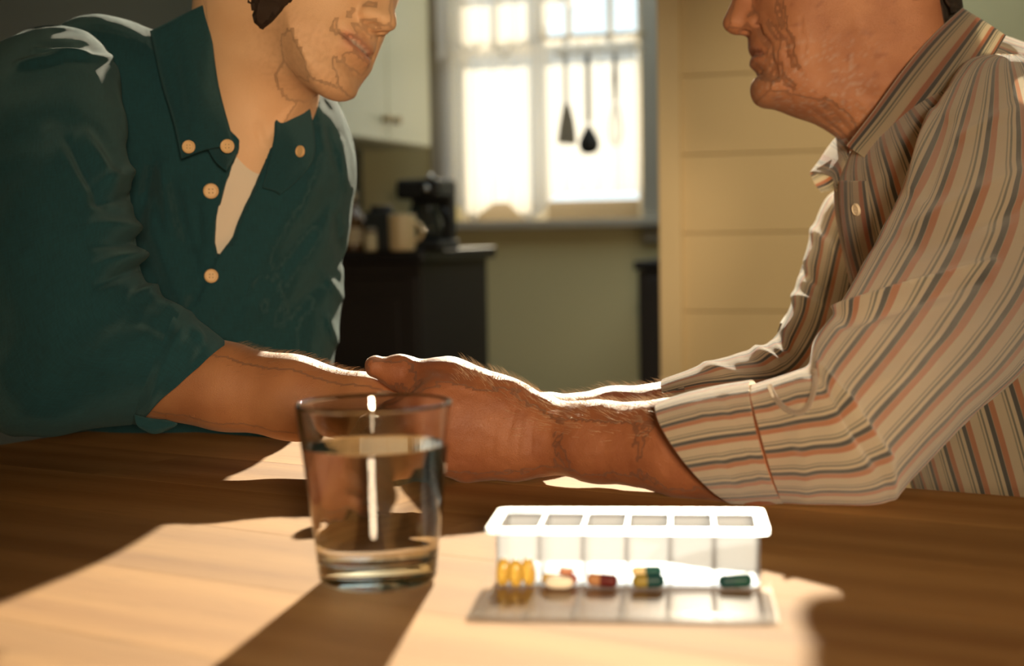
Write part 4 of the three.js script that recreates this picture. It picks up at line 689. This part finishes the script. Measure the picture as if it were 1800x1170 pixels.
  const bodyParts = [
    tint(nets(headF, ...around([fr.at(125, -110, 76), fr.at(-98, -110, -76), fr.at(125, 132, -90), fr.at(-98, 132, 90), fr.at(125, 132, 76), fr.at(-98, -110, 76), neck[0].clone().add(V3(0, -0.06, 0)), neck[0].clone().add(V3(-0.07, 0, 0.07)), neck[0].clone().add(V3(0.07, 0, -0.07))], 0.006), 0.0032), (x, y, z) => {
      const [u, v, w] = fr.to(x, y, z); let c = mix3(tone2, tone, clamp(0.55 + 0.5 * fbm(x * 18, y * 18, z * 18), 0, 1));
      const beard = smooth(-30, -62, v) * smooth(5, 40, u) * (0.5 + 0.5 * smooth(-0.2, 0.4, nz(x * 260, y * 260, z * 260))) * smooth(-112, -96, v); c = mix3(c, [0.40, 0.20, 0.10], beard * 0.35);
      const lip = Math.exp(-(((v + 49) / 7) ** 2)) * smooth(27, 17, Math.abs(w)) * smooth(80, 94, u); c = mix3(c, [0.56, 0.19, 0.13], lip * 0.75);
      const teeth = Math.exp(-(((v + 48.3 - 1.2 * (w / 24) ** 2) / 1.5) ** 2)) * smooth(15, 10, Math.abs(w)) * smooth(80, 92, u); c = mix3(c, [0.85, 0.72, 0.58], teeth);
      if (Math.hypot(u - 80, v - 28, Math.abs(w) - 31) < 12.6) c = Math.hypot(v - 27, Math.abs(w) - 31) < 5 ? [0.06, 0.04, 0.03] : Math.abs(v - 27) < 3.5 && u > 84 ? [0.55, 0.5, 0.45] : c;
      if (Math.hypot((v - 44) / 4, (Math.abs(w) - 31) / 17) < 1 && u > 60) c = [0.10, 0.055, 0.03];
      return c; }),
    tint(nets(arm, ...around([...fa.a, ...fa.b, ...K, ...fin.flat(), ...th], 0.045), 0.0027), (x, y, z) => mix3([0.34, 0.135, 0.055], [0.46, 0.21, 0.09], clamp(0.45 + 0.5 * fbm(x * 26, y * 26, z * 26), 0, 1))),  // arm skin darkened, its shade put into the colour
    tint(nets(inner, ...around([...spine, nearSh, farSh, farEl], 0.17), 0.013), () => tone)];
  part('body', mergeBody(bodyParts), skin, young);
  const sideburnShade = [[2, 30], [26, 34], [30, 4], [40, -26], [60, -42], [54, -54], [44, -64], [34, -71], [25, -66], [14, -52], [18, -24], [14, -4]];  // lower end drawn down as dark hair for the shaded hollow behind the jaw
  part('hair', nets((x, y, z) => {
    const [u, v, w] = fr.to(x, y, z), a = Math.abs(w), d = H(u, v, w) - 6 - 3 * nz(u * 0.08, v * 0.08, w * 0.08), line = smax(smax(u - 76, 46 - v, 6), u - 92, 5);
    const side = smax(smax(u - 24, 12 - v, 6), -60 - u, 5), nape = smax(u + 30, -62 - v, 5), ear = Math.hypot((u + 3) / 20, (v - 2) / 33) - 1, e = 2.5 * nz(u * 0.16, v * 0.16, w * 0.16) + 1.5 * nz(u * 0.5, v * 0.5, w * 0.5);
    const burn = smax(smax(poly2(sideburnShade, u + e, v + e), 36 - a, 3), d + 3.4, 2);
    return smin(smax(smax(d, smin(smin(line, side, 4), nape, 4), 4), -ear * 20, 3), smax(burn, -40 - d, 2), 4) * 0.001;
  }, ...around([fr.at(110, -82, 86), fr.at(-104, -82, -86), fr.at(110, 138, -86), fr.at(-104, 138, 86), fr.at(110, 138, 86), fr.at(-104, -82, 86)], 0.004), 0.005), hairMat(0.05, 0.025, 0.012), young, 'short dark brown hair with sideburns lengthened as shade behind the jaw');
  hairs(arm, growSpots(arm, P(405, 676, 1.166), P(720, 735, 1.128), 800, 1.3, -0.1), 0.35, 1, 0.0075, plain(0.45, 0.27, 0.14, 0.4), young);
  // white T-shirt in the neck opening
  const teeF = (x, y, z) => { let d = base(x, y, z) + 0.005; toPx(x, y, z); const v = poly2([[405, 272], [424, 268], [449, 270], [462, 250], [474, 224], [500, 206], [520, 260], [470, 360], [420, 470], [360, 480], [365, 380]], qx, qy) / 1850; return smax(smax(d, -(d + 0.012), 0.001), smax(v, z < -1.56 ? 0.05 : -0.05, 0.001), 0.0015); };
  const opn = [P(360, 480, 1.3), P(360, 200, 1.3), P(530, 200, 1.5), P(530, 480, 1.5)];
  part('undershirt', nets(teeF, ...around(opn, 0.05), 0.0035), pbr({ color: rgb(0.80, 0.70, 0.56), roughness: 0.9, bumpMap: repeat(weave, 150, 150), bumpScale: 0.0002 }), young, 'cream crew neck undershirt');
  part('shirt_body', nets(shirtF, ...around([...spine.slice(0, 3), nearSh, farSh, farEl], 0.17), 0.0048), teal, young);
  const U = [[322, 542, 232, 746, 1.172, 0.052, 4], [285, 522, 158, 752, 1.178, 0.060, 0], [262, 505, 70, 768, 1.185, 0.068, 0], [248, 478, -10, 752, 1.195, 0.074, 0], [240, 420, -60, 650, 1.205, 0.078, 0], [232, 340, -90, 440, 1.225, 0.082, 0], [222, 250, -95, 300, 1.255, 0.084, 0], [212, 165, -80, 190, 1.29, 0.080, 0], [196, 98, -50, 120, 1.315, 0.070, 0], [160, 58, -10, 80, 1.33, 0.05, 0], [110, 42, 45, 48, 1.335, 0.02, 0]];
  const folds = [[150, 240, 200, 330, 14, 0.007], [120, 250, 185, 360, 12, -0.006], [90, 230, 150, 340, 14, 0.005], [180, 320, 235, 300, 12, 0.006], [165, 350, 240, 345, 10, -0.006], [170, 395, 245, 400, 12, 0.008], [165, 430, 250, 425, 10, -0.007], [175, 465, 255, 445, 12, 0.009], [170, 500, 250, 470, 10, -0.007], [235, 520, 300, 500, 12, 0.007], [262, 520, 330, 560, 10, 0.004], [205, 120, 225, 240, 9, 0.005], [30, 110, 150, 90, 8, 0.004], [60, 85, 195, 100, 6, 0.004], [250, 560, 330, 600, 14, -0.004], [120, 560, 240, 560, 22, -0.003], [100, 620, 220, 640, 24, 0.004]];
  part('sleeve', loft(U, 130, 240, { around: 0.4, folds, rough: 0.0045 }), teal, young);
  const cuff = hemmed([[399, 603, 252, 745, 1.167, 0.046, 10], [375, 580, 245, 746, 1.169, 0.050, 8], [345, 558, 238, 746, 1.171, 0.053, 6], [316, 536, 228, 744, 1.172, 0.052, 4]]);
  part('cuff', loft(cuff, 110, 60, { around: 0.34, folds: [[330, 556, 300, 620, 10, 0.004], [370, 590, 330, 660, 9, -0.003], [340, 575, 360, 600, 8, 0.004], [290, 640, 260, 720, 12, 0.003], [236, 560, 232, 735, 5, -0.002]], rough: 0.003 }), teal, young);
  part('cuff_flap', sheet([[[236, 728, 1.115], [262, 734, 1.12], [290, 738, 1.13]], [[240, 746, 1.115], [268, 752, 1.12], [312, 744, 1.13]], [[252, 752, 1.12], [272, 762, 1.125], [300, 752, 1.135]]], 14, 10, 0.002), teal, young);
  // collar leaves
  const lie = (rows, off) => rows.map((r) => r.map(([x, y, Z]) => { const h = hit(base, x, y, 1.15, 1.6); return [x, y, h ? Math.min(-h.z - off, Z) : Z]; }));
  part('collar', sheet([[[366, 4, 1.345], [372, 60, 1.342], [381, 130, 1.335], [395, 195, 1.325], [413, 256, 1.315]], [[316, 28, 1.335], [326, 95, 1.325], [340, 160, 1.315], [352, 215, 1.308], [366, 262, 1.305]], [[264, 55, 1.335], [283, 140, 1.325], [298, 190, 1.315], [309, 230, 1.308], [319, 279, 1.305]]], 40, 20, 0.0028, { rough: 0.0012, folds: [[300, 70, 330, 240, 12, 0.002]] }), teal, young);
  part('collar', sheet(lie([[[536, 157, 1.47], [546, 200, 1.462], [553, 245, 1.452], [549, 283, 1.435], [522, 318, 1.410], [492, 342, 1.385]], [[508, 182, 1.435], [514, 220, 1.425], [518, 255, 1.415], [514, 285, 1.402], [500, 312, 1.388], [484, 336, 1.372]], [[483, 211, 1.40], [482, 238, 1.39], [478, 262, 1.382], [474, 285, 1.375], [468, 308, 1.368], [462, 330, 1.362]]], 0.014), 36, 18, 0.0028, { rough: 0.001 }), teal, young);
  part('collar_stand', sheet([[[394, 196, 1.345], [405, 236, 1.338], [419, 268, 1.334]], [[380, 230, 1.335], [392, 258, 1.328], [410, 282, 1.325]], [[366, 262, 1.318], [380, 285, 1.315], [398, 300, 1.312]]], 14, 12, 0.003), teal, young);
  const wood = plain(0.72, 0.47, 0.22, 0.35, { clearcoat: 0.3 });
  const toCam = (p) => camera.position.clone().sub(p).normalize();
  for (const [x, y, r, Z] of [[332, 258, 0.0056, 1.2985], [400, 257, 0.0060, 1.309]]) { const p = P(x, y, Z); button(r, p, toCam(p).add(V3(-0.2, 0.1, 0)).normalize(), wood, young, 'tan collar button'); }
  { const h = hit(base, 529, 266, 1.15, 1.6), p = P(529, 266, h ? -h.z - 0.0205 : 1.40); button(0.0052, p, toCam(p).add(V3(-0.9, 0.1, 0)).normalize(), wood, young, 'tan button on the far collar leaf'); }
  for (const [x, y, r] of [[371, 335, 0.0068], [372, 485, 0.0062]]) { const p = hit(shirtF, x, y, 1.1, 1.7); if (p) { const n = gradient(shirtF, p, 0.008).multiplyScalar(0.6).addScaledVector(toCam(p), 0.5).normalize(); button(r, p.clone().addScaledVector(n, 0.001), n, wood, young, 'tan front button'); } }
  lowerBody(young, P(380, 1000, 1.62).setY(0.55), V3(0.85, 0, 0.5).normalize(), plain(0.03, 0.035, 0.05, 0.9), plain(0.05, 0.03, 0.02, 0.5));
}

// ------------------------------------------------------------------ added fill lamps outside the picture
{ // added fill lamp, unseen behind the camera, turned between the two men: warm fill on the near sides, dim towards the left
  const t = thing('added_fill_lamp', 'added unseen fill lamp on a tall black stem behind the near side of the table', 'lamp'); t.position.set(0.12, 0, 0.45);
  const at = V3(0.12, 1.0, 0.45), q = V3(0.11, 0.95, -1.3), d = q.clone().sub(at).normalize();
  part('base', lathe([[0, 0], [0.14, 0], [0.14, 0.012], [0.02, 0.03], [0, 0.03]], 32), M.black, t); part('pole', new THREE.CylinderGeometry(0.011, 0.011, 0.93, 14).translate(0, 0.485, 0.09), M.black, t);
  part('arm', new THREE.TubeGeometry(new THREE.CatmullRomCurve3([V3(0, 0.94, 0.09), V3(0, 1.0, 0.12), V3(-0.02, 1.0, 0.09)]), 20, 0.009, 10), M.black, t);
  const shade = part('lamp_shade', lathe([[0.02, -0.10], [0.035, -0.095], [0.085, 0.03], [0.082, 0.03], [0.033, -0.09], [0.02, -0.095]], 36), M.black, t); shade.position.set(0, 1.0, 0); shade.quaternion.setFromUnitVectors(V3(0, 1, 0), d);
  const bulb = part('bulb', new THREE.SphereGeometry(0.03, 24, 16), pbr({ color: rgb(1, 0.9, 0.7), emissive: rgb(1, 0.75, 0.45), emissiveIntensity: 3 }), t); bulb.position.set(0, 1.0, 0).addScaledVector(d, -0.02);
  const l = new THREE.SpotLight(new THREE.Color().setRGB(1, 0.75, 0.48), LAMP); l.name = 'added_fill_lamp'; l.position.copy(at).addScaledVector(d, 0.035); l.target.position.copy(q); l.angle = 27 * DEG; l.penumbra = 1; l.shadow.radius = 4; l.castShadow = true; scene.add(l, l.target);
}
{ // added unseen ceiling spot that brightens the planked partition
  const p = fromRoom(-0.2, TOP - 0.06, 0.8), q = fromRoom(-0.17, 0.75, 3.2), d = q.clone().sub(p).normalize();
  const t = thing('added_ceiling_spot', 'small added unseen ceiling spotlight that brightens the planked partition', 'lamp'); t.position.copy(p);
  const head = part('housing', lathe([[0, -0.05], [0.03, -0.05], [0.038, 0.03], [0.036, 0.03], [0.03, -0.046], [0, -0.046]], 28), M.black, t); head.quaternion.setFromUnitVectors(V3(0, 1, 0), d);
  const bulb = part('bulb', new THREE.SphereGeometry(0.022, 20, 14), pbr({ color: rgb(1, 0.9, 0.7), emissive: rgb(1, 0.8, 0.5), emissiveIntensity: 3 }), t); bulb.position.copy(d).multiplyScalar(0.005);
  part('stem', new THREE.CylinderGeometry(0.006, 0.006, 0.05, 10).translate(0, 0.035, 0), M.black, t);
  const s = new THREE.SpotLight(new THREE.Color().setRGB(1, 0.80, 0.52), SPOT); s.name = 'added_ceiling_spot'; s.position.copy(p).addScaledVector(d, 0.04); s.target.position.copy(q); s.angle = 21 * DEG; s.penumbra = 0.7; s.shadow.radius = 3; s.castShadow = true; scene.add(s, s.target);
}
renderer.render(scene, camera);
